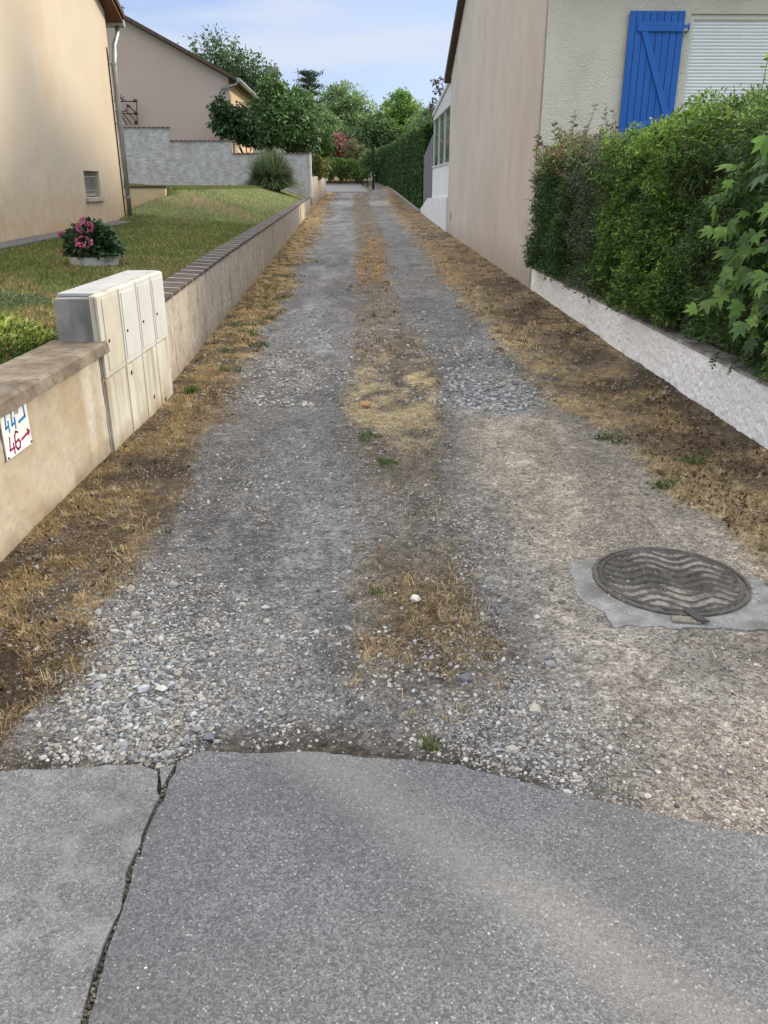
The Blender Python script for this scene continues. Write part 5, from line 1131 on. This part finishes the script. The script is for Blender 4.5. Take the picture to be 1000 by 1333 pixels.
# dark big-leaved tree before the house corner
b = at(318, 0, 44.3); b = (b.x, 44.3, 1.3)
tree('fig_tree', 'dark broad leaved small tree whose crown hides the corner of the pinkish house', b, 1.4, .09, [blob(290, 150, 44.3, 15, 17, b), blob(302, 165, 44.3, 18, 15, b), blob(318, 160, 44.3, 13, 20, b), blob(330, 180, 44.3, 14, 10, b)], 4600, .19, [(.025, .06, .022), (.04, .09, .03), (.06, .12, .035)], clump=.4, m=GLOSSLEAF, aspect=.7, lean=(-.3, 0))
b = at(372, 0, 47); b = (b.x, 47, 1.3)
tree('walnut_tree', 'dense green tree in the centre of the clump above the ornamental grass', b, 1.8, .14, [blob(352, 142, 47, 22, 30, b), blob(385, 150, 47, 26, 28, b), blob(352, 172, 47, 24, 18, b), blob(392, 178, 47, 22, 18, b), blob(350, 112, 47, 13, 12, b), blob(372, 158, 46, 28, 24, b), blob(372, 120, 47, 16, 10, b)], 17000, .18, [(.055, .12, .03), (.09, .18, .045), (.14, .24, .055), (.05, .12, .035)], clump=.38, m=GLOSSLEAF, aspect=.6)
b = at(408, 0, 50); b = (b.x, 50, 1.5)
tree('bush', 'rounded mid green bush right of the dense tree', b, .8, .08, [blob(412, 180, 50, 18, 18, b), blob(405, 200, 50, 22, 14, b), blob(424, 192, 50, 12, 16, b)], 5200, .16, [(.05, .11, .025), (.08, .16, .035), (.11, .2, .05)], cat='bush')
# feathery upright tree behind the neighbour roof
b = at(310, 0, 62); b = (b.x, 62, 2)
ft = thing('feathery_tree', 'loose feathery tree with upswept branches rising behind the pinkish house', 'tree', b)
mb = MB(); Ps = []; c0 = Vector(at(322, 150, 62))-Vector(b)
mb.tube([(0, 0, -.3), tuple(c0*.6), tuple(c0)], [.25, .2, .15], 8)
tips = [(248, 55), (256, 68), (262, 48), (272, 42), (282, 40), (270, 62), (290, 58), (296, 66), (302, 52), (310, 70), (318, 66), (326, 78), (333, 72), (342, 84), (352, 88), (300, 82), (285, 78), (276, 88), (265, 82), (320, 92), (335, 98), (295, 95), (310, 100), (350, 100), (360, 96)]
for (tx, ty) in tips:
    dy = random.uniform(-1.5, 1.5); t_ = Vector(at(tx, ty, 62+dy))-Vector(b); md = c0*.5+t_*.5+Vector((random.uniform(-.3, .3), 0, -.5))
    mb.tube([tuple(c0), tuple(md), tuple(t_)], [.07, .04, .012], 5, False)
    for u in rng.uniform(.2, 1, 420):
        q = (c0*(1-u)**2+md*2*u*(1-u)+t_*u*u) if False else (c0.lerp(md, u*2) if u < .5 else md.lerp(t_, u*2-1))
        Ps.append(tuple(q+Vector((random.gauss(0, .28), random.gauss(0, .28), random.gauss(0, .22)))))
mb.build('trunk', BARK, ft)
P = np.array(Ps); leafobj('crown', P, rng.normal(0, .3, P.shape)+np.array([0, 0, .6]), rng.uniform(.18, .36, len(P)), pick([(.06, .12, .05), (.09, .16, .06), (.13, .2, .08)], len(P), .2), parent=ft, aspect=.38, spread=.6)
# cedar with flat tiers
b = at(405, 0, 92); b = (b.x, 92, 3)
cd = thing('cedar', 'dark cedar with flat layered top on the skyline', 'tree', b)
mb = MB(); tp = Vector(at(403, 97, 92))-Vector(b); mb.tube([(0, 0, -.5), tuple(tp*.6), tuple(tp)], [.5, .35, .1], 8); Ps = []
for (py, hw) in ((97, 14), (104, 19), (113, 13), (122, 9), (134, 15), (150, 20)):
    for k in range(9):
        a_ = random.uniform(0, 6.28); L_ = hw*92/F*random.uniform(.6, 1.1); c = Vector(at(404, py, 92))-Vector(b)
        e = c+Vector((L_*math.cos(a_), L_*math.sin(a_), .15)); mb.tube([tuple(c-Vector((0, 0, .4))), tuple(e)], [.08, .02], 4, False)
        for u in rng.uniform(.3, 1, 70): q = c.lerp(e, u); Ps.append((q.x+random.gauss(0, .22), q.y+random.gauss(0, .22), q.z+random.gauss(0, .09)))
mb.build('trunk', BARK, cd); P = np.array(Ps)
leafobj('crown', P, rng.normal(0, .5, P.shape), rng.uniform(.15, .32, len(P)), pick([(.03, .06, .035), (.045, .08, .045)], len(P), .2), parent=cd, aspect=.3)
def bt(px, Y, blobs, n, size, cols, label, name='tree', **k):
    b = at(px, 200, Y); b = (b.x-k.pop('dx', 0), Y, k.pop('bz', float(hz(Y))+.2))
    return tree(name, label, b, k.pop('th', 3), k.pop('r0', .3), [blob(*q[:2], Y, *q[2:], b) for q in blobs], n, size, cols, **k)
PG = [(.19, .29, .11), (.25, .37, .15), (.32, .43, .20), (.14, .22, .10)]
MGF = [(.10, .17, .06), (.14, .23, .08), (.18, .28, .10)]
GB = 'trees closing the view at the end of the lane'
bt(447, 98, [(447, 135, 24, 22), (432, 150, 24, 22), (466, 150, 24, 24), (450, 165, 34, 22), (480, 168, 18, 16), (442, 124, 14, 12)], 15000, .34, PG, 'large rounded pale green tree right of the cedar', group=GB, clump=.3)
bt(521, 88, [(520, 138, 15, 16), (508, 152, 16, 16), (533, 152, 16, 18), (520, 165, 28, 16), (524, 128, 10, 8)], 11000, .28, [(.20, .33, .07), (.28, .42, .10), (.15, .26, .06)], 'light yellow green tree above the tall hedge', group=GB, clump=.3)
bt(412, 84, [(410, 155, 20, 18), (420, 168, 22, 16), (400, 150, 14, 14)], 7000, .28, PG+MGF, 'blue green tree below the cedar', group=GB)
bt(470, 80, [(455, 185, 26, 14), (480, 182, 24, 14), (500, 178, 20, 16), (492, 166, 18, 12), (432, 182, 16, 12)], 13000, .26, MGF+[(.03, .055, .02)], 'dark green thicket tree below the pale trees', group=GB)
bt(548, 80, [(545, 166, 14, 14), (556, 160, 14, 18), (570, 165, 16, 20)], 5000, .24, MGF+PG[:2], 'mid green tree half hidden behind the tall hedge and glass lean-to', group=GB)
bt(385, 95, [(380, 135, 20, 14), (360, 130, 20, 14), (335, 130, 20, 18)], 6000, .3, MGF+PG[:1], 'distant green tree behind the grey roofed house', group=GB)
# rose bush, shrubs at the end of the lane
b = at(441, 0, 76); b = (b.x, 76, float(hz(76)))
tree('rose_bush', 'rose bush covered in pink flowers at the end of the lane', b, 1.2, .08, [blob(440, 192, 76, 12, 15, b), blob(445, 202, 76, 12, 10, b)], 4200, .2, [(.5, .10, .16), (.55, .2, .22), (.08, .13, .05), (.3, .16, .1)], [.22, .2, .3, .28], cat='bush')
bt(462, 74, [(462, 196, 12, 12), (472, 205, 14, 12)], 4200, .2, [(.13, .17, .06), (.17, .2, .09), (.2, .14, .08)], 'russet green shrub between the rose bush and the dark hedge', name='bush', cat='bush', th=.5, r0=.08)
bt(442, 70, [(438, 217, 14, 8), (455, 216, 12, 9), (470, 220, 12, 10), (436, 226, 12, 6), (452, 226, 12, 6), (466, 228, 10, 6)], 7600, .18, [(.12, .2, .04), (.18, .27, .06), (.07, .12, .03)], 'low yellow green bush below the rose bush', name='bush', cat='bush', th=.4, r0=.06)
bt(478, 66, [(478, 214, 9, 14), (484, 205, 7, 10)], 3600, .16, MGF, 'dark bush at the far end of the tall hedge', name='bush', cat='bush', th=.4, r0=.06)
bt(416, 49, [(411, 217, 8, 10), (420, 213, 8, 11), (416, 226, 9, 6)], 3600, .12, [(.2, .24, .06), (.14, .2, .05), (.35, .36, .1)], 'yellow green flowering plants on top of the beige bed wall', name='bush', cat='plants', th=.3, r0=.04, bz=at(416, 232, 49).z, dx=.5)
# plum behind conservatory
b = at(580, 0, 36); b = (b.x+1.0, 36, .6)
tree('plum_tree', 'purple leaved plum twigs showing beside the conservatory roof', b, 2.5, .1, [blob(569, 112, 36, 5, 9, b), blob(564, 135, 36, 4, 7, b), blob(590, 125, 36, 14, 20, b)], 900, .13, [(.10, .05, .06), (.14, .07, .07), (.07, .05, .04)], per=20, clump=.5)
# low brown timber edging at the lane end
p = at(432, 226, 72); ed = MB().box((p.x-1.2, 72, float(hz(72))), (p.x+2.9, 72.25, float(hz(72))+.22)).build('timber_edging', noisy('brown_sleeper', [(.09, .05, .04), (.14, .09, .07)], 5, stretch=(.2, 1, 1))); tag(ed, 'low brown timber edging below the shrubs at the lane end', 'edging')
